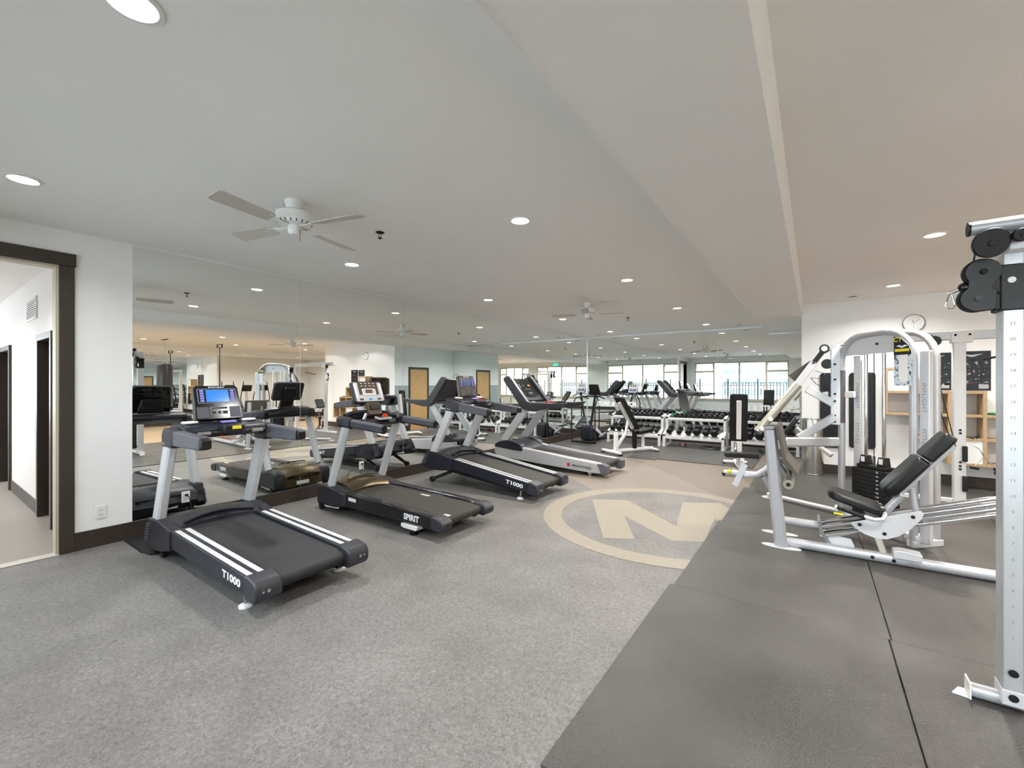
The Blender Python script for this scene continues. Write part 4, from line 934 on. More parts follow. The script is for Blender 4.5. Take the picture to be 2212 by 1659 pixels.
hp = MB(); M = basis((TA.x, TA.y, 0), TE, (0, 0, 1))
hp.mprism([(0.06, 1.86), (0.62, 1.865), (0.70, 1.84), (0.73, 1.88), (0.70, 1.97), (0.60, 2.045), (0.20, 2.045), (0.09, 1.96)], M, -0.012, -0.004)
hpo = hp.build('head_panel', 'silver_light', G)
q = tp(0.42, -0.004, 1.96); MB().cyl(q, Vector(q)+TN*0.016, 0.011, 12).build('bolt', 'black', hpo)
plc = MB().mprism([(0.615, 1.535), (0.775, 1.535), (0.775, 1.86), (0.74, 1.93), (0.68, 1.99), (0.615, 2.015)], M, 0.036, 0.040).build('instruction_placard', 'placard_print', G)
MB().mprism([(0.615, 1.83), (0.772, 1.83), (0.768, 1.87), (0.735, 1.93), (0.68, 1.985), (0.615, 2.01)], M, 0.040, 0.0412).build('placard_header', 'navy_plastic', plc)
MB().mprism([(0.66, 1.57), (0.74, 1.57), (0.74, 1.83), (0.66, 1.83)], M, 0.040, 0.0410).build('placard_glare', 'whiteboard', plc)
text('placard_lettering', 'CT', 0.058, 'yellow', M @ Matrix.Translation((0.650, 1.975, 0.0422)), plc, 0.0004, bold=0.001)
MB().mprism([(0.625, 1.862), (0.755, 1.862), (0.755, 1.888), (0.625, 1.888)], M, 0.0412, 0.0418).build('placard_stripe', 'yellow', plc)
MB().mprism([(0.635, 1.915), (0.665, 1.925), (0.69, 1.915), (0.715, 1.925), (0.745, 1.915), (0.70, 1.90), (0.69, 1.895), (0.68, 1.90)], M, 0.0412, 0.0418).build('placard_wings', 'text_white', plc)
for s, body in ((0.165, 'INFLIGHT FITNESS'), (0.835, 'INFLIGHT FITNESS')):
    d = -0.05 if s < 0.5 else -0.02
    c = tower_box(s-0.042, s+0.042, d-0.05, d, ZM+0.05, 1.86).build('embossed_column', 'silver_light', G, bev=0.008)
    Mt = basis(tp(s, d+0.0005, 1.22), (0, 0, -1), TE)
    for w_, z_ in zip(body.split(), (1.42, 1.02)):
        text('column_lettering', w_, 0.052, 'text_emboss', basis(tp(s, d+0.0005, z_), (0, 0, -1), TE), c, 0.0004, sx=1.25)
for s in (0.255, 0.44): MB().tube([tp(s, -0.06, ZM+0.05), tp(s, -0.06, 1.87)], 0.016, 12, up=(1, 0, 0)).build('guide_rod', 'chrome', G)
MB().tube([tp(0.347, -0.05, 0.70), tp(0.347, -0.05, 1.87)], 0.004, 6, up=(1, 0, 0)).build('stack_cable', 'black', G)
for k in range(13):
    p_ = tower_box(0.165, 0.530, -0.14, 0.02, 0.13 + k*0.0415, 0.13 + k*0.0415 + 0.0375).build('weight_plate', 'rubber_black', G, bev=0.003)
    text('plate_number', '%d' % (210 - k*15), 0.026, 'text_white', basis(tp(0.435, 0.0215, 0.149 + k*0.0415), TE, (0, 0, 1)), p_, 0.0004)
tower_box(0.20, 0.50, -0.12, 0.0, 0.672, 0.705).build('top_plate', 'black', G, bev=0.004)
for s in (0.255, 0.44):
    MB().mprism([(s-0.045, 0.705), (s+0.045, 0.705), (s+0.03, 0.80), (s-0.03, 0.80)], M, -0.095, -0.02).build('plate_shoulder', 'black', G, bev=0.006)
    tower_box(s-0.020, s+0.020, -0.02, -0.014, 0.73, 0.785).build('shoulder_badge', 'white_plastic', G, bev=0.003)
MB().tube([tp(0.347, -0.05, 0.70), tp(0.347, -0.05, 0.80)], 0.012, 8, up=(1, 0, 0)).build('selector_stem', 'steel', G)
tower_box(0.0, 0.80, -0.10, 0.02, ZM+0.06, ZM+0.115).build('tower_base', 'silver_light', G, bev=0.008)
tower_box(0.72, 0.80, -0.30, 0.03, ZM, ZM+0.06).build('tower_foot', 'silver_light', G, bev=0.006)
tower_box(0.0, 0.07, -0.30, 0.03, ZM, ZM+0.06).build('tower_foot', 'silver_light', G, bev=0.006)
MB().tube([(0.70, 5.58, 0.13), (0.66, 4.90, 0.13)], 0.004, 6).build('press_cable', 'black', G)
bv = tp(0.03, 0.034, 1.30)
for z0, z1, m_ in ((1.12, 1.70, 'gray_plastic'),): MB().tube([tp(0.03, 0, z0), tp(0.03, 0, z1)], 0.0336, 16, up=(1, 0, 0)).build('label_sleeve', m_, G)
for z in (1.14, 1.42): MB().tube([tp(0.03, 0, z), tp(0.03, 0, z+0.006)], 0.0345, 16, up=(1, 0, 0)).build('sleeve_line', 'red', G)
tower_box(0.06, 0.17, -0.04, 0.0, 1.40, 1.47).build('sleeve_bracket', 'white_paint', G, bev=0.006)
# press station on the far left side of the tower
MB().bar([(0.255, 6.02, 0.905), (-0.25, 5.685, 0.905)], 0.05, 0.10, rnd=0.25).build('side_beam', S, G)
MB().bar([(-0.25, 5.685, 0.905), (-0.335, 5.19, 0.90)], 0.05, 0.09, rnd=0.25).build('side_beam', S, G)
vp = MB().bar([(0.207, 6.0, 1.10), (0.207, 6.0, 1.99)], 0.05, 0.088, up=(1, 0, 0), rnd=0.12).build('pivot_column', 'silver_light', G)
for z in (1.13, 1.20, 1.36, 1.44, 1.60, 1.77): MB().cyl((0.20, 5.974, z), (0.20, 5.966, z), 0.012, 10).build('bolt', 'black', vp)
for z in (1.60, 1.775): MB().cyl((0.13, 6.0, z), (0.13, 5.98, z), 0.055, 20).build('side_pulley', 'black', G)
MB().bar([tp(0.06, -0.02, 2.02), (0.215, 6.0, 1.995), (0.09, 5.99, 1.925)], 0.05, 0.075, rnd=0.2).build('top_arm', 'silver_paint', G)
pv = MB().cyl((0.105, 5.94, 1.945), (0.105, 6.02, 1.945), 0.048, 20).build('arm_pivot', 'black', G)
MB().cyl((0.105, 5.925, 1.945), (0.105, 5.941, 1.945), 0.030, 16).build('pivot_cap', 'white_plastic', pv)
MB().bar([(0.10, 5.97, 1.93), (0.015, 5.97, 1.80)], 0.05, 0.075, up=(0, 1, 0), rnd=0.1).build('arm_link', 'black', G)
al = MB().bar([(0.03, 5.97, 1.825), (-0.155, 5.95, 1.53)], 0.075, 0.055, up=(0, 1, 0), rnd=0.15).build('press_arm', 'silver_light', G)
MB().cyl((0.005, 5.945, 1.79), (0.005, 5.935, 1.79), 0.011, 10).build('bolt', 'black', al)
tb_ = MB().tube([(-0.14, 5.95, 1.545), (-0.54, 5.90, 0.985)], 0.048, 18).build('press_tube', 'tube_gold', G)
for t_ in (0.72, 0.93):
    c_ = Vector((-0.14, 5.95, 1.545)).lerp(Vector((-0.54, 5.90, 0.985)), t_); MB().cyl(c_ + Vector((0.02, -0.045, 0)), c_ + Vector((0.024, -0.062, 0)), 0.026, 14).build('tube_plug', 'white_plastic', tb_)
MB().prism([(0.008, 1.845), (-0.24, 1.648), (-0.165, 1.575)], 'y', 6.0, 6.006).build('arm_shield', 'footplate', G)
MB().bar([(-0.055, 5.97, 1.495), (0.19, 6.0, 1.33)], 0.05, 0.085, rnd=0.15).build('lower_arm', 'silver_light', G)
MB().cyl((0.09, 5.97, 1.445), (0.12, 5.97, 1.44), 0.018).cyl((0.115, 5.97, 1.44), (0.14, 5.97, 1.44), 0.026).build('arm_knob', 'white_plastic', G)
MB().bar([(0.20, 5.99, 1.185), (-0.13, 5.86, 0.935)], 0.05, 0.085, rnd=0.2).build('diagonal_brace', S, G)
MB().tube([(0.02, 5.96, 1.70), (0.13, 5.99, 1.66)], 0.0035, 6).tube([(-0.02, 5.96, 1.62), (0.14, 5.99, 1.60)], 0.0035, 6).tube([(-0.02, 5.96, 1.62), (0.03, 5.97, 1.55), (0.15, 5.99, 1.48)], 0.0035, 6).build('arm_cable', 'black', G)
MB().mprism(rrect(0.26, 0.22, 0.03), Matrix.Translation((-0.225, 6.6, 1.02)) @ Matrix.Rotation(R(-58), 4, 'Y'), -0.03, 0.03).build('arm_pad', 'vinyl', G, bev=0.015, seg=3)
MB().bar([(-0.18, 6.6, 0.98), (0.18, 6.35, 0.70)], 0.05, 0.05).build('pad_bracket', S, G)
MB().tube([(-0.50, 6.76, ZM+0.04), (0.30, 6.33, ZM+0.04)], 0.030, 14).build('rear_base_tube', S, G)
MB().prism([(-0.50 + 0.07*math.cos(R(a)), 6.76 + 0.07*math.sin(R(a))) for a in range(0, 360, 24)], 'z', ZM, ZM+0.010).build('foot_plate', 'silver_light', G)

# ------------------------------------------------------------------ tall cable trainer at the right edge
T = thing('cable_trainer', 'tall silver cable trainer post with numbered holes and black pulleys, right edge', 'gym machine', (0.77, 3.05, ZM), world=True)
px0, px1, py0, py1 = 0.733, 0.800, 2.985, 3.085
post = rbox(px0, px1, py0, py1, ZM+0.03, 2.26).build('numbered_post', 'alu', T, bev=0.004)
for k in range(1, 23):
    text('post_number', str(k), 0.021, 'text_emboss', basis((0.765, py0-0.0006, 0.29 + k*0.0735), (1, 0, 0), (0, 0, 1)), post, 0.0003)
for z in (0.20, 0.085): MB().cyl((0.766, py0-0.008, z), (0.766, py0, z), 0.017, 14).build('bolt', 'black', post)
rbox(px0-0.004, px1+0.004, py0-0.004, py1+0.004, ZM+0.03, 0.115).build('post_shoe', 'silver_light', T, bev=0.003)
bt = MB().tube([(0.63, 3.035, ZM+0.033), (2.3, 3.035, ZM+0.033)], 0.033, 16).build('base_tube', S, T)
MB().prism([(0.565, 3.005), (0.63, 2.995), (0.635, 3.075), (0.60, 3.075)], 'z', ZM, ZM+0.008).build('base_tab', 'white_paint', bt, bev=0.002)
rbox(0.624, 0.632, 2.99, 3.08, ZM, 0.095).build('end_flange', 'white_paint', bt, bev=0.002)
MB().tube([(0.605, 2.90, 2.278), (2.2, 2.90, 2.278)], 0.032, 18).build('top_tube', S, T)
MB().cyl((0.598, 2.90, 2.278), (0.606, 2.90, 2.278), 0.033, 18).build('tube_cap', 'black', T)
rbox(0.63, 2.2, 2.915, 2.985, 2.200, 2.262).build('top_bracket', 'silver_light', T, bev=0.005)
rbox(px0-0.003, px1+0.003, 2.90, 3.09, 2.16, 2.23).build('post_head', 'silver_light', T, bev=0.006)
def pulley(name, c, ax, r, w, par, m='black'):
    c, ax = Vector(c), Vector(ax).normalized()
    o = MB().cyl(c-ax*w/2, c+ax*w/2, r, 28).build(name, m, par, bev=0.004)
    MB().cyl(c-ax*(w/2+0.006), c+ax*(w/2+0.006), r*0.22, 14).build('axle', 'gloss_black', o)
    return o
pulley('top_pulley', (0.668, 2.872, 2.196), (0.22, -0.92, -0.32), 0.066, 0.022, T)
pulley('top_pulley', (0.760, 2.87, 2.215), (0.22, -0.92, -0.32), 0.030, 0.022, T)
# swivelling double-pulley block on its black carriage
rbox(px0-0.012, px1+0.010, py0-0.012, py1+0.012, 1.895, 2.11).build('carriage', 'bracket_black', T, bev=0.006)
MB().cyl((0.758, py0-0.0125, 2.035), (0.758, py0-0.016, 2.035), 0.014, 16).build('carriage_dot', 'white_paint', T)
for z in (1.905, 1.985): MB().bar([(0.71, 3.0, z), (0.745, 3.0, z)], 0.05, 0.008).build('hinge_leaf', 'black', T)
MB().cyl((0.703, 3.0, 1.89), (0.703, 3.0, 2.0), 0.006, 10).build('hinge_pin', 'black', T)
out = []
c1, c2, r_ = (0.657, 2.078), (0.640, 1.955), 0.061
out += [(c1[0] + r_*math.cos(R(a)), c1[1] + r_*math.sin(R(a))) for a in range(-48, 232, 14)]
out += [(c2[0] + r_*math.cos(R(a)), c2[1] + r_*math.sin(R(a))) for a in range(125, 285, 16)] + [(0.697, 1.900), (0.70, 1.985), (0.685, 2.0)]
sp = MB().prism(out, 'y', 2.925, 2.932).build('pulley_side_plate', 'bracket_black', T, bev=0.002)
MB().prism(out, 'y', 2.968, 2.975).build('pulley_side_plate', 'bracket_black', T, bev=0.002)
for c_ in (c1, c2):
    MB().cyl((c_[0]-0.006, 2.934, c_[1]), (c_[0]-0.006, 2.966, c_[1]), 0.063, 28).build('pulley_wheel', 'rubber_black', T)
    MB().cyl((c_[0], 2.916, c_[1]), (c_[0], 2.926, c_[1]), 0.013, 14).build('bolt', 'gloss_black', sp)
MB().ball((0.598, 2.95, 2.015), 0.024, 16).build('cable_ball', 'gloss_black', T)
MB().tube([(0.585, 2.95, 2.01), (0.545, 2.95, 1.992)], 0.007, 10).build('cable_end', 'chrome', T)
cbn = MB().tube([(0.548, 2.95, 1.995), (0.541, 2.95, 1.97), (0.532, 2.95, 1.935), (0.545, 2.95, 1.917), (0.562, 2.95, 1.920), (0.566, 2.95, 1.935), (0.558, 2.95, 1.975), (0.552, 2.95, 1.995)], 0.0032, 8, up=(0, 1, 0)).build('carabiner', 'chrome', T)
MB().tube([(0.622, 2.89, 2.165), (0.625, 2.93, 2.13), (0.637, 2.945, 2.10)], 0.0035, 6, up=(0, 1, 0)).build('cable', 'black', T)
rbox(0.84, 0.90, 3.06, 3.12, ZM, 2.2).build('stack_shroud', 'silver_light', T, bev=0.004)
rbox(2.15, 2.22, 2.985, 3.085, ZM, 2.26).build('numbered_post', 'alu', T, bev=0.004)
for k in range(12): rbox(1.30, 1.62, 3.0, 3.12, 0.10 + k*0.045, 0.141 + k*0.045).build('weight_plate', 'rubber_black', T, bev=0.003)
for x in (1.38, 1.54): MB().tube([(x, 3.06, ZM+0.03), (x, 3.06, 2.22)], 0.014, 10, up=(1, 0, 0)).build('guide_rod', 'chrome', T)

# ------------------------------------------------------------------ cable crossover frame by the white wall
C = thing('cable_crossover', 'white cable crossover frame with perforated upright in front of the white wall', 'gym machine', (1.55, 7.83, ZM), world=True)
rbox(1.485, 1.60, 7.80, 7.90, ZM, 2.14).build('upright', 'silver_light', C, bev=0.006)
rbox(1.05, 3.3, 7.80, 7.90, 2.12, 2.235).build('top_beam', 'silver_light', C, bev=0.008)
rbox(1.46, 1.66, 7.79, 7.91, 2.08, 2.235).build('beam_bracket', 'white_paint', C, bev=0.006)
rbox(3.2, 3.31, 7.80, 7.90, ZM, 2.14).build('upright', 'silver_light', C, bev=0.006)
rbox(0.9, 3.3, 7.82, 7.88, ZM, 0.07).build('base_beam', 'silver_light', C, bev=0.006)
for x in (1.28, 1.50, 1.63): MB().cyl((x, 7.79, 2.18), (x, 7.80, 2.18), 0.014, 10).build('bolt', 'gray_plastic', C)
for z in (0.92, 0.96, 0.55, 0.50, 0.46): MB().cyl((1.545, 7.79, z), (1.545, 7.80, z), 0.014, 10).build('bolt', 'black', C)
for z in (0.68, 0.30): rbox(1.56, 1.61, 7.77, 7.80, z-0.12, z+0.08).build('adjuster', 'black', C, bev=0.01)
pulley('beam_pulley', (1.30, 7.75, 2.11), (0, 1, 0), 0.065, 0.03, C)
bp_ = MB().obox((1.262, 7.72, 1.775), (0.125, 0.02, 0.155), (0, R(7), 0)).build('pulley_plate', 'white_paint', C, bev=0.006)
for z in (1.83, 1.72): pulley('block_pulley', (1.262 + (1.775-z)*0.12, 7.745, z), (0, 1, 0), 0.062, 0.025, C)
MB().tube([(1.27, 7.73, 2.10), (1.27, 7.74, 1.86)], 0.005, 6).tube([(1.215, 7.74, 1.70), (1.44, 7.80, 0.90)], 0.005, 6).tube([(1.315, 7.74, 1.70), (1.50, 7.78, 0.75)], 0.005, 6).build('cable', 'black', C)
MB().tube([(1.60, 7.78, 0.885), (1.66, 7.76, 0.86)], 0.009, 8).obox((1.69, 7.76, 0.885), (0.045, 0.03, 0.03), (0, R(-30), 0)).build('pull_pin', 'black', C)
MB().tube([(1.62, 7.76, 0.80), (1.70, 7.74, 0.74), (1.74, 7.74, 0.66)], 0.006, 6).tube([(1.66, 7.74, 0.52), (1.74, 7.74, 0.64), (1.85, 7.72, 0.50)], 0.006, 6).build('cable_handle', 'steel', C)
MB().cyl((1.62, 7.74, 0.50), (1.70, 7.74, 0.49), 0.016).cyl((1.82, 7.72, 0.51), (1.89, 7.72, 0.48), 0.016).build('handle_grip', 'rubber_black', C)
MB().tube([(1.70, 7.6, 1.855), (2.1, 7.5, 1.93)], 0.014, 10).build('lat_bar', 'black', C)

sd = thing('black_tripod_stand', 'small black tripod stand on the mat beside the crossover frame', 'stand', (1.95, 7.9, ZM), world=True)
for a in (20, 140, 260): MB().bar([(1.95, 7.9, 0.26), (1.95 + 0.17*math.cos(R(a)), 7.9 + 0.17*math.sin(R(a)), ZM+0.008)], 0.025, 0.02).build('leg', 'black', sd)
MB().cyl((1.95, 7.9, 0.20), (1.95, 7.9, 0.40), 0.03).build('stem', 'black', sd)
MB().obox((1.95, 7.9, 0.44), (0.16, 0.08, 0.09), (0.2, 0.1, 0.3)).build('head', 'dark_plastic', sd, bev=0.015)

# ------------------------------------------------------------------ white clock wall: clock, posters, cubbies, hung mats, bin
ck = thing('wall_clock', 'round white wall clock with thin silver rim', 'clock', (1.30, YW, 2.51), world=True)
Mc = basis((1.30, YW, 2.51), (1, 0, 0), (0, 0, 1))
MB().lathe([(0.135, 0.001), (0.138, 0.03), (0.130, 0.036), (0.124, 0.030)], seg=40).xf(Mc).build('rim', 'steel', ck)
MB().lathe([(0.124, 0.0302), (0.124, 0.0312)], seg=40).xf(Mc).build('face', 'clock_face', ck)
for a, l, w in ((75, 0.095, 0.004), (140, 0.06, 0.006), (-60, 0.09, 0.002)):
    MB().bar([(1.30, YW-0.0325, 2.51), (1.30 + l*math.cos(R(a-30)), YW-0.0325, 2.51 + l*math.sin(R(a-30)))], w, 0.002, up=(0, 1, 0)).build('hand', 'gray_plastic', ck)
for k in range(12):
    a = R(30*k); MB().bar([(1.30 + 0.108*math.cos(a), YW-0.0318, 2.51 + 0.108*math.sin(a)), (1.30 + 0.118*math.cos(a), YW-0.0318, 2.51 + 0.118*math.sin(a))], 0.003, 0.002, up=(0, 1, 0)).build('hour_mark', 'gray_plastic', ck)
for (x0, x1, z0, z1, lab) in ((1.385, 1.725, 1.455, 2.03, 'black exercise chart poster with pale figures, left of the two'), (1.75, 2.14, 1.452, 2.04, 'black exercise chart poster with pale figures, right of the two')):
    t = thing('exercise_poster', lab, 'poster', ((x0+x1)/2, YW, z0), world=True)
    rbox(x0, x1, YW-0.004, YW-0.001, z0, z1).build('sheet', 'poster_paper', t, smooth=False)
    w = x1-x0
    for r_i in range(3):
        for c_i in range(4):
            u = x0 + w*(0.14 + 0.24*c_i); v = z1 - 0.20 - 0.125*r_i
            rbox(u-w*0.085, u+w*0.085, YW-0.0046, YW-0.004, v-0.045, v+0.045).build('figure_print', 'poster_print', t, smooth=False)
    MB().prism([(x0+w*0.2, z1-0.04), (x0+w*0.5, z1-0.055), (x0+w*0.8, z1-0.04), (x0+w*0.55, z1-0.085), (x0+w*0.45, z1-0.085)], 'y', YW-0.0046, YW-0.004).build('wings_print', 'panel_gray', t, smooth=False)
    rbox(x1-w*0.32, x1-w*0.06, YW-0.0046, YW-0.004, z0+0.03, z0+0.10).build('caption_print', 'panel_gray', t, smooth=False)
    rbox(x0+w*0.1, x0+w*0.62, YW-0.0046, YW-0.004, z0+0.105, z0+0.112).build('rule_print', 'red', t, smooth=False)
cu = thing('cubby_shelf', 'light wood stepped cubby shelf on the white wall', 'shelf', (1.6, 9.05, 0.36), world=True)
zl = [1.787, 1.427, 1.087, 0.745, 0.38]
Yd0, Yd1 = 8.90, YW-0.001
colx = [0.945, 1.29, 1.655, 2.015, 2.38, 2.745]
spans = [(0, 2), (1, 3), (1, 4), (2, 4), (3, 4)]      # row range of every column, from zl
th = 0.020
def board(x0, x1, z0, z1): rbox(x0, x1, Yd0, Yd1, z0, z1).build('board', 'birch', cu, bev=0.002)
for i, (a, c) in enumerate(spans):
    for k in range(a, c+1): board(colx[i]+th, colx[i+1]-th, zl[k]-th, zl[k]+th)
for i in range(len(colx)):
    a = min([spans[j][0] for j in (i-1, i) if 0 <= j < len(spans)]); c = max([spans[j][1] for j in (i-1, i) if 0 <= j < len(spans)])
    board(colx[i]-th, colx[i]+th, zl[c]-th, zl[a]+th)
rbox(colx[0]+th, colx[1]-th, Yd0+0.01, Yd0+0.02, zl[1]+th, zl[0]-th).build('white_door', 'whiteboard', cu, smooth=False)
rbox(colx[2]+th, colx[3]-th, Yd0+0.01, Yd0+0.02, zl[4]+th, zl[3]-th).build('white_door', 'whiteboard', cu, smooth=False)
gd = thing('balance_disc', 'flat green balance disc lying on the lowest step of the cubby shelf', 'balance disc', (2.19, 9.03, zl[2]+th+0.001), world=True)
MB().lathe([(0.10, 0.0), (0.135, 0.008), (0.135, 0.020), (0.10, 0.030), (0.0, 0.032)], (2.19, 9.03, zl[2]+th+0.001), 28).build('disc', 'green', gd)
for n_, (x0, x1, z0, lab) in enumerate(((0.10, 0.44, 0.46, 'charcoal exercise mat hanging on the white wall, next to the steel bin'), (0.50, 0.84, 0.48, 'charcoal exercise mat hanging on the white wall, next to the cubby shelf'))):
    hm = thing('hanging_exercise_mat', lab, 'exercise mat', ((x0+x1)/2, YW, z0), world=True)
    MB().mprism([(p[0]+(x0+x1)/2, p[1]+(z0+1.74)/2) for p in rrect(x1-x0, 1.74-z0, 0.05)], basis((0, YW-0.002, 0), (1, 0, 0), (0, 0, 1)), 0.0, 0.03).build('foam_sheet', 'vinyl', hm, bev=0.006)
    for u in (x0+0.06, x1-0.06): MB().tube([(u, YW-0.001, 1.715), (u, YW-0.045, 1.71), (u, YW-0.045, 1.73)], 0.006, 8).build('hook', 'steel', hm)
bn = thing('waste_bin', 'tall round stainless steel waste bin against the white wall', 'bin', (-0.01, 8.97, ZM))
MB().lathe([(0.160, 0.0), (0.163, 0.01), (0.163, 0.92), (0.160, 0.935), (0.15, 0.94), (0.148, 0.93), (0.148, 0.70)], seg=40).build('drum', 'steel_bin', bn)
MB().lathe([(0.164, 0.0), (0.166, 0.004), (0.166, 0.02), (0.164, 0.024)], seg=40).build('base_band', 'steel', bn)

# ------------------------------------------------------------------ dumbbell racks, dumbbells
ZR = 0.0150
rk_names = ('left', 'middle', 'right')
racks = [(-4.50, -3.09), (-3.05, -1.65), (-1.53, -0.22)]
YR = 10.84
for n_, (x0, x1) in enumerate(racks):
    t = thing('dumbbell_rack', 'white two-tier dumbbell rack, %s of the three in front of the far mirror' % rk_names[n_], 'rack', ((x0+x1)/2, YR+0.3, ZR), world=True, group='dumbbell racks')
    for x in (x0+0.04, x1-0.04):
        MB().bar([(x, YR+0.02, ZR), (x, YR+0.02, 0.27)], 0.06, 0.06, up=(1, 0, 0), rnd=0.1).build('front_leg', 'white_paint', t)
        MB().bar([(x, YR+0.02, 0.29), (x, YR+0.30, 0.40)], 0.06, 0.06, rnd=0.1).build('step_bar', 'white_paint', t)
        MB().bar([(x, YR+0.30, 0.40), (x, YR+0.30, 0.715)], 0.06, 0.06, up=(1, 0, 0), rnd=0.1).build('upper_post', 'white_paint', t)
        MB().bar([(x, YR+0.28, 0.70), (x, YR+0.58, 0.755)], 0.06, 0.06, rnd=0.1).build('upper_arm', 'white_paint', t)
        MB().bar([(x, YR+0.58, ZR), (x, YR+0.58, 0.755)], 0.06, 0.06, up=(1, 0, 0), rnd=0.1).build('rear_leg', 'white_paint', t)
        MB().bar([(x, YR, ZR+0.015), (x, YR+0.60, ZR+0.015)], 0.08, 0.03, rnd=0.1).build('foot_bar', 'white_paint', t)
        for yy, zz in ((YR-0.008, 0.285), (YR+0.262, 0.71)):
            rbox(x-0.022, x+0.022, yy, yy+0.004, zz-0.022, zz+0.022).build('tube_end', 'black', t, smooth=False)
    for yy, zz in ((YR+0.02, 0.235), (YR+0.30, 0.34), (YR+0.30, 0.675), (YR+0.57, 0.640)):
        rbox(x0+0.07, x1-0.07, yy-0.025, yy+0.025, zz-0.025, zz+0.035).build('shelf_rail', 'white_paint', t, bev=0.004)
    for (ya, za), (yb, zb) in (((YR+0.0, 0.275), (YR+0.36, 0.415)), ((YR+0.33, 0.670), (YR+0.60, 0.720))):
        MB().bar([((x0+x1)/2, ya, za), ((x0+x1)/2, yb, zb)], x1-x0-0.15, 0.006, rnd=0.1).build('shelf_tray', 'strip_white' if za < 0.5 else 'black', t)

hexd = {}
ORDN = ('first', 'second', 'third', 'fourth', 'fifth', 'sixth', 'seventh', 'eighth', 'ninth', 'tenth', 'eleventh')
def hex_dumbbell(size, c, tilt, label, grp, m='hex_rubber', rz=0.0):
    r, hl, gl = size
    key = (round(r, 3), m)
    if key not in hexd:
        t = thing('dumbbell', label, 'dumbbell', c, group=grp)
        for s in (-1, 1):
            b = MB(); A = []
            for yy, rr in ((gl/2, r*0.82), (gl/2+hl*0.25, r), (gl/2+hl*0.78, r), (gl/2+hl, r*0.74)):
                A.append([b.bm.verts.new((rr*math.cos(R(60*k)), s*yy, rr*math.sin(R(60*k)))) for k in range(6)])
            for i in range(3):
                for k in range(6): b.bm.faces.new((A[i][k], A[i][(k+1) % 6], A[i+1][(k+1) % 6], A[i+1][k]))
            b.bm.faces.new(A[0]); b.bm.faces.new(A[-1])
            b.build('hex_head', m, t, smooth=False)
        MB().cyl((0, -gl/2-0.005, 0), (0, gl/2+0.005, 0), 0.014, 12).build('handle', 'chrome', t)
        hexd[key] = t
    else: t = copy_thing(hexd[key], c, label)
    t['group'] = grp; t.rotation_euler = (tilt, 0, rz)
    return t
SZ = [(0.040, 0.04, 0.11), (0.048, 0.05, 0.115), (0.0585, 0.06, 0.12), (0.066, 0.07, 0.12), (0.080, 0.085, 0.12), (0.094, 0.095, 0.12)]
tl = math.atan2(0.14, 0.36); tu = math.atan2(0.06, 0.325)
def on_lower(x, r, d=0.18): return (x, YR + d - r*0.35, 0.275 + d*math.tan(tl) + 0.006 + r*0.866*1.06 + 0.006)
def on_upper(x, r, d=0.165): return (x, YR + 0.33 + d, 0.670 + d*math.tan(tu) + 0.006 + r*0.866*1.03 + 0.006)
lays = {
 0: ([(0.14 + 0.125*i, 2) for i in range(10)], [(0.15, 4), (0.32, 4), (0.49, 4), (0.66, 4), (0.83, 4), (1.0, 4), (1.155, 3), (1.285, 2)]),
 1: ([(0.225, 1), (0.325, 1), (0.43, 1), (0.535, 1), (0.65, 2), (0.77, 2), (0.89, 2), (1.01, 2), (1.13, 2), (1.25, 2)], [(0.16, 4), (0.38, 3), (0.60, 4), (0.79, 5), (0.99, 4), (1.17, 5)]),
 2: ([(0.14, 2), (0.27, 2), (0.405, 3), (0.545, 3), (0.685, 3), (0.84, 4), (1.005, 4), (1.155, 3)], [(0.175, 5), (0.37, 5), (0.565, 5), (0.76, 5), (0.955, 5), (1.14, 4)]),
}
for n_, (up, lo) in lays.items():
    x0 = racks[n_][0]
    for tier, lst, fn, tt in (('upper', up, on_upper, tu), ('lower', lo, on_lower, tl)):
        for qi, (dx, si) in enumerate(lst):
            r = SZ[si][0]
            hex_dumbbell(SZ[si], fn(x0+dx, r), tt, '%s black hex dumbbell from the left on the %s tier of the %s white rack' % (ORDN[qi], tier, rk_names[n_]), 'hex dumbbells on the %s tier of the %s rack' % (tier, rk_names[n_]))
hex_dumbbell((0.0425, 0.045, 0.115), on_upper(-3.05+0.115, 0.0425), tu, 'bright green dumbbell at the left end of the middle rack', 'coloured dumbbells', 'green')
hex_dumbbell((0.0345, 0.04, 0.09), (-2.64, 11.15, ZR+0.0315), 0, 'small pink-red dumbbell lying on the mat under the middle rack', 'coloured dumbbells', 'pink', R(78))
wp = thing('weight_plate', 'large black weight plate lying flat under the middle rack', 'weight plate', (-2.02, 11.15, ZR))
MB().lathe([(0.03, 0.0), (0.22, 0.0), (0.225, 0.006), (0.225, 0.03), (0.20, 0.034), (0.19, 0.024), (0.07, 0.024), (0.06, 0.036), (0.03, 0.036)], seg=36).build('disc', 'rubber_black', wp)
MB().lathe([(0.225, 0.008), (0.2265, 0.012), (0.2265, 0.018), (0.225, 0.022)], seg=36).build('rim_band', 'steel', wp)

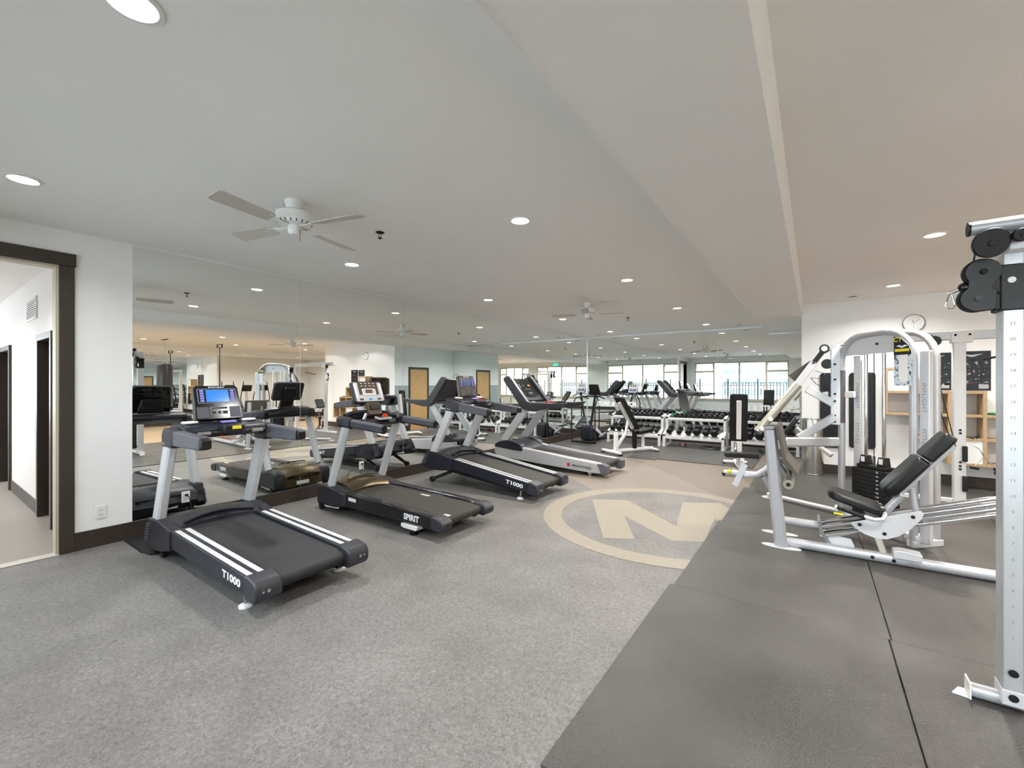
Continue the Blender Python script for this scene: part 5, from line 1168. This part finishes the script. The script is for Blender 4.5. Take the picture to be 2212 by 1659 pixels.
# ------------------------------------------------------------------ adjustable benches (local x = direction the sitter faces)
def bench(loc, rz, label, back_deg, seat_deg, seat_h, seat_x=0.27, post_x=-0.50, post_h=0.46):
    t = thing('weight_bench', label, 'weight bench', loc, (0, 0, rz))
    W = 'white_paint'
    MB().bar([(-0.62, 0, 0.06), (0.55, 0, 0.06)], 0.06, 0.06, rnd=0.15).build('spine', W, t)
    f0 = MB().bar([(-0.62, -0.30, 0.05), (-0.62, 0.30, 0.05)], 0.08, 0.06, rnd=0.3).build('rear_foot', W, t)
    MB().bar([(0.52, -0.20, 0.045), (0.52, 0.20, 0.045)], 0.07, 0.05, rnd=0.3).build('front_foot', W, t)
    for s in (-1, 1):
        MB().box(-0.665, -0.575, s*0.30-0.025, s*0.30+0.025, 0.0, 0.03).build('foot_cap', 'rubber_black', f0, smooth=False)
        MB().box(0.49, 0.55, s*0.19-0.025, s*0.19+0.025, 0.0, 0.022).build('foot_cap', 'rubber_black', f0, smooth=False)
    MB().bar([(post_x, 0, 0.08), (post_x, 0, post_h)], 0.07, 0.09, up=(1, 0, 0), rnd=0.15).build('rear_post', W, t)
    if post_x < -0.3: MB().bar([(-0.52, 0, 0.10), (-0.22, 0, 0.44)], 0.05, 0.06, rnd=0.15).build('diagonal_post', W, t)
    MB().bar([(0.02, 0, 0.08), (0.02, 0, 0.46)], 0.06, 0.10, up=(1, 0, 0), rnd=0.15).build('hinge_post', 'black', t)
    b = R(back_deg); M = Matrix.Translation((0.0, 0, 0.47)) @ Matrix.Rotation(math.pi - (math.pi - b), 4, 'Y') if False else None
    d = Vector((-math.cos(b), 0, math.sin(b))); n = Vector((math.sin(b), 0, math.cos(b)))
    Mb = basis(Vector((0.0, 0, 0.47)), d, (0, 1, 0))
    zsgn = 1 if Mb.to_3x3().col[2].dot(n) > 0 else -1
    z0, z1 = sorted((zsgn*0.03, zsgn*0.10))
    MB().mprism([(p[0]+0.45, p[1]) for p in rrect(0.86, 0.29, 0.03)], Mb, z0, z1).build('back_pad', 'vinyl', t, bev=0.015, seg=3)
    a, c = sorted((zsgn*-0.02, zsgn*0.03))
    MB().mprism([(p[0]+0.42, p[1]) for p in rrect(0.70, 0.075, 0.008)], Mb, a, c).build('back_spar', W, t, bev=0.003)
    q = Vector((0, 0, 0.47)) + d*0.30
    if seat_x > 0: MB().bar([(-0.24, 0, 0.40), (q.x, 0, q.z)], 0.04, 0.05, rnd=0.15).build('prop_bar', W, t)
    sd = R(seat_deg)
    Ms = Matrix.Translation((seat_x, 0, seat_h)) @ Matrix.Rotation(sd, 4, 'Y')
    MB().mprism(rrect(*((0.42, 0.29) if seat_x > 0 else (0.30, 0.52)), 0.03), Ms, 0.0, 0.08).build('seat_pad', 'vinyl', t, bev=0.015, seg=3)
    MB().mprism(rrect(0.34, 0.06, 0.008), Ms, -0.05, 0.0).build('seat_spar', W, t, bev=0.003)
    MB().bar([(seat_x, 0, 0.08), (seat_x, 0, seat_h-0.03)], 0.05, 0.06, up=(1, 0, 0), rnd=0.15).build('seat_post', W, t)
    for s in (-1, 1): MB().cyl((0.0, s*0.05, 0.47), (0.0, s*0.07, 0.47), 0.018, 10).build('hinge_bolt', 'steel', t)
    return t
bench((-3.32, 9.55, ZR), R(60), 'white weight bench with inclined black pad beside the silver treadmill', 57, -8, 0.43)
bench((-1.10, 8.72, ZR), R(104), 'white weight bench with near-upright black pad in front of the right rack', 84, 3, 0.26, -0.30, -0.10, 0.50)

# ------------------------------------------------------------------ stepper in the mirrored corner
s_ = thing('stair_stepper', 'black and silver stair stepper with grey console in the mirrored corner', 'exercise machine', (-4.85, 10.7, ZR), world=True)
B = 'black'
MB().bar([(-5.22, 10.20, 0.05), (-4.56, 10.28, 0.05)], 0.05, 0.05).build('front_foot', B, s_)
MB().bar([(-5.2, 11.42, 0.05), (-4.56, 11.42, 0.05)], 0.05, 0.05).build('rear_foot', B, s_)
MB().bar([(-4.98, 10.25, 0.05), (-4.80, 11.40, 0.05)], 0.06, 0.05).build('spine', B, s_)
MB().prism([(10.42, 0.08), (10.40, 0.42), (10.46, 0.46), (10.62, 0.46), (11.15, 0.12), (11.10, 0.08)], 'x', -5.06, -4.78).build('drive_body', 'navy_plastic', s_, bev=0.02, seg=3)
for x in (-5.08, -4.76): MB().prism([(10.62, 0.43), (10.72, 0.42), (11.25, 0.12), (11.15, 0.10), (10.60, 0.36)], 'x', x-0.012, x+0.012).build('side_panel', 'silver_light', s_, bev=0.004)
for x, z in ((-5.17, 0.30), (-4.66, 0.22)):
    MB().bar([(x, 10.75, 0.16), (x, 11.25, z)], 0.04, 0.06).build('pedal_arm', 'silver_paint', s_)
    MB().obox((x, 11.28, z+0.03), (0.13, 0.30, 0.03), (R(4), 0, 0)).build('pedal', 'rubber_black', s_, bev=0.008)
MB().bar([(-4.86, 10.62, 0.40), (-4.70, 10.55, 1.25)], 0.07, 0.05, up=(1, 0, 0)).build('mast', 'navy_plastic', s_)
for x in (-5.23, -4.57):
    MB().tube([(x, 10.24, 0.06), (x, 10.24, 0.95), (x+(0.02 if x < -5 else -0.02), 10.45, 1.18), (x+(0.15 if x < -5 else -0.15), 10.62, 1.22)], 0.018, 10, up=(1, 0, 0)).build('side_rail', B, s_)
MB().tube([(-5.12, 10.6, 1.22), (-4.56, 10.6, 1.22)], 0.02, 10).build('cross_handle', B, s_)
for x in (-5.08, -4.60): MB().tube([(x, 10.62, 1.22), (x, 10.95, 1.15)], 0.02, 10).build('hand_grip', 'grip', s_)
Mk = basis((-4.70, 10.52, 1.40), (-1, 0, 0), (0, -0.45, 1))
cn = MB().mprism([(-0.16, -0.15), (0.16, -0.15), (0.13, 0.16), (-0.13, 0.16)], Mk, -0.04, 0.0).build('console', 'black', s_, bev=0.01)
plate(Mk, 0, 0, 0.27, 0.27, 0.0, 0.004, 0.01).build('console_face', 'panel_gray', cn)
plate(Mk, 0, -0.05, 0.22, 0.10, 0.004, 0.006, 0.006).build('key_field', 'screen_dim', cn)
plate(Mk, 0, -0.03, 0.08, 0.03, 0.006, 0.008, 0.004).build('key_orange', 'orange', cn)
for u in (-0.07, 0.0, 0.07): plate(Mk, u, 0.09, 0.05, 0.06, 0.004, 0.006, 0.005).build('readout', 'dark_plastic', cn)

# ------------------------------------------------------------------ things that only the mirrors show
pb = thing('punching_bag', 'black leather punching bag hung by chain from the ceiling', 'punching bag', (5.5, 4.84, ZC))
MB().box(-0.22, 0.22, -0.03, 0.03, -0.02, 0).build('ceiling_bar', 'black', pb, smooth=False)
MB().tube([(0, 0, -0.02), (0, 0, -0.55)], 0.010, 8, up=(1, 0, 0)).build('chain', 'chrome', pb)
for a in (45, 135, 225, 315): MB().tube([(0, 0, -0.54), (0.16*math.cos(R(a)), 0.16*math.sin(R(a)), -0.80)], 0.006, 6).build('strap', 'chrome', pb)
MB().lathe([(0.12, -0.76), (0.18, -0.79), (0.20, -0.86), (0.205, -1.3), (0.21, -1.9), (0.20, -2.0), (0.12, -2.03)], seg=28).build('bag_body', 'leather_bag', pb)
ss = thing('suspension_strap', 'thin black suspension strap hung from a ceiling bracket', 'strap', (6.1, 6.6, ZC))
MB().box(-0.2, 0.2, -0.03, 0.03, -0.02, 0).box(-0.2, -0.18, -0.02, 0.02, -0.10, -0.02).box(0.18, 0.2, -0.02, 0.02, -0.10, -0.02).box(-0.2, 0.2, -0.025, 0.025, -0.12, -0.10).build('bracket', 'console_brown', ss, smooth=False)
for x in (-0.012, 0.012): MB().bar([(x, 0, -0.12), (x*3, 0, -1.9)], 0.02, 0.005, up=(1, 0, 0)).build('webbing', 'black', ss)
for x in (-0.06, 0.06): MB().tube([(x, -0.05, -1.9), (x, 0.05, -1.9)], 0.016, 8).build('handle', 'grip', ss)
def elliptical(loc, rz, label):
    t = thing('elliptical_trainer', label, 'exercise machine', loc, (0, 0, rz), group='elliptical trainers')
    MB().bar([(-0.8, 0, 0.06), (0.8, 0, 0.06)], 0.10, 0.08).build('spine', 'silver_paint', t)
    for x in (-0.8, 0.8): MB().bar([(x, -0.3, 0.04), (x, 0.3, 0.04)], 0.08, 0.06).build('foot', 'black', t)
    MB().cyl((-0.55, -0.10, 0.38), (-0.55, 0.10, 0.38), 0.30, 28).build('flywheel_cover', 'dark_plastic', t, bev=0.02)
    MB().bar([(0.45, 0, 0.08), (0.55, 0, 1.25)], 0.08, 0.10, up=(1, 0, 0)).build('mast', 'silver_paint', t)
    for s in (-1, 1):
        MB().bar([(-0.6, s*0.18, 0.45), (0.55, s*0.20, 0.30)], 0.05, 0.06).build('pedal_arm', 'silver_paint', t)
        MB().obox((-0.1, s*0.18, 0.42), (0.36, 0.15, 0.05)).build('pedal', 'rubber_black', t, bev=0.01)
        MB().tube([(0.55, s*0.22, 0.32), (0.50, s*0.24, 1.0), (0.35, s*0.25, 1.35), (0.28, s*0.22, 1.65)], 0.018, 8, up=(1, 0, 0)).build('swing_arm', 'black', t)
    MB().obox((0.50, 0, 1.38), (0.08, 0.34, 0.26), (0, R(-25), 0)).build('console', 'black', t, bev=0.015)
    return t
elliptical((7.2, 8.2, 0.0), R(0), 'black elliptical trainer nearer the windows beside the mirrored end wall')
elliptical((7.2, 9.6, 0.0), R(0), 'black elliptical trainer farther from the windows beside the mirrored end wall')
ob = thing('orange_step_bench', 'orange folding bench standing on the oak floor', 'bench', (3.6, 6.0, 0.0))
for s in (-1, 1):
    MB().bar([(-0.3, s*0.14, 0.02), (0.3, s*0.14, 0.42)], 0.04, 0.05).build('cross_leg', 'orange', ob); MB().bar([(0.3, s*0.10, 0.02), (-0.3, s*0.10, 0.42)], 0.04, 0.05).build('cross_leg', 'orange', ob)
MB().box(-0.42, 0.42, -0.16, 0.16, 0.44, 0.50).build('bench_pad', 'vinyl', ob, bev=0.012)
ex = thing('exit_sign', 'green running-man exit sign above the windows', 'sign', (2.6, YB, 2.78), world=True)
rbox(2.40, 2.80, YB+0.002, YB+0.03, 2.715, 2.90).build('housing', 'white_plastic', ex, bev=0.004)
for x in (2.41, 2.605): rbox(x, x+0.185, YB+0.03, YB+0.033, 2.725, 2.89).build('lit_panel', 'exit_green', ex, smooth=False)
for x in (2.50, 2.70):
    MB().ball((x, YB+0.034, 2.86), 0.014, 10).bar([(x, YB+0.034, 2.845), (x-0.012, YB+0.034, 2.79)], 0.022, 0.004, up=(0, 1, 0)).bar([(x-0.012, YB+0.034, 2.79), (x+0.03, YB+0.034, 2.745)], 0.014, 0.004, up=(0, 1, 0)).bar([(x-0.012, YB+0.034, 2.79), (x-0.045, YB+0.034, 2.755)], 0.014, 0.004, up=(0, 1, 0)).bar([(x-0.035, YB+0.034, 2.82), (x+0.035, YB+0.034, 2.83)], 0.010, 0.004, up=(0, 1, 0)).build('running_figure', 'text_white', ex)
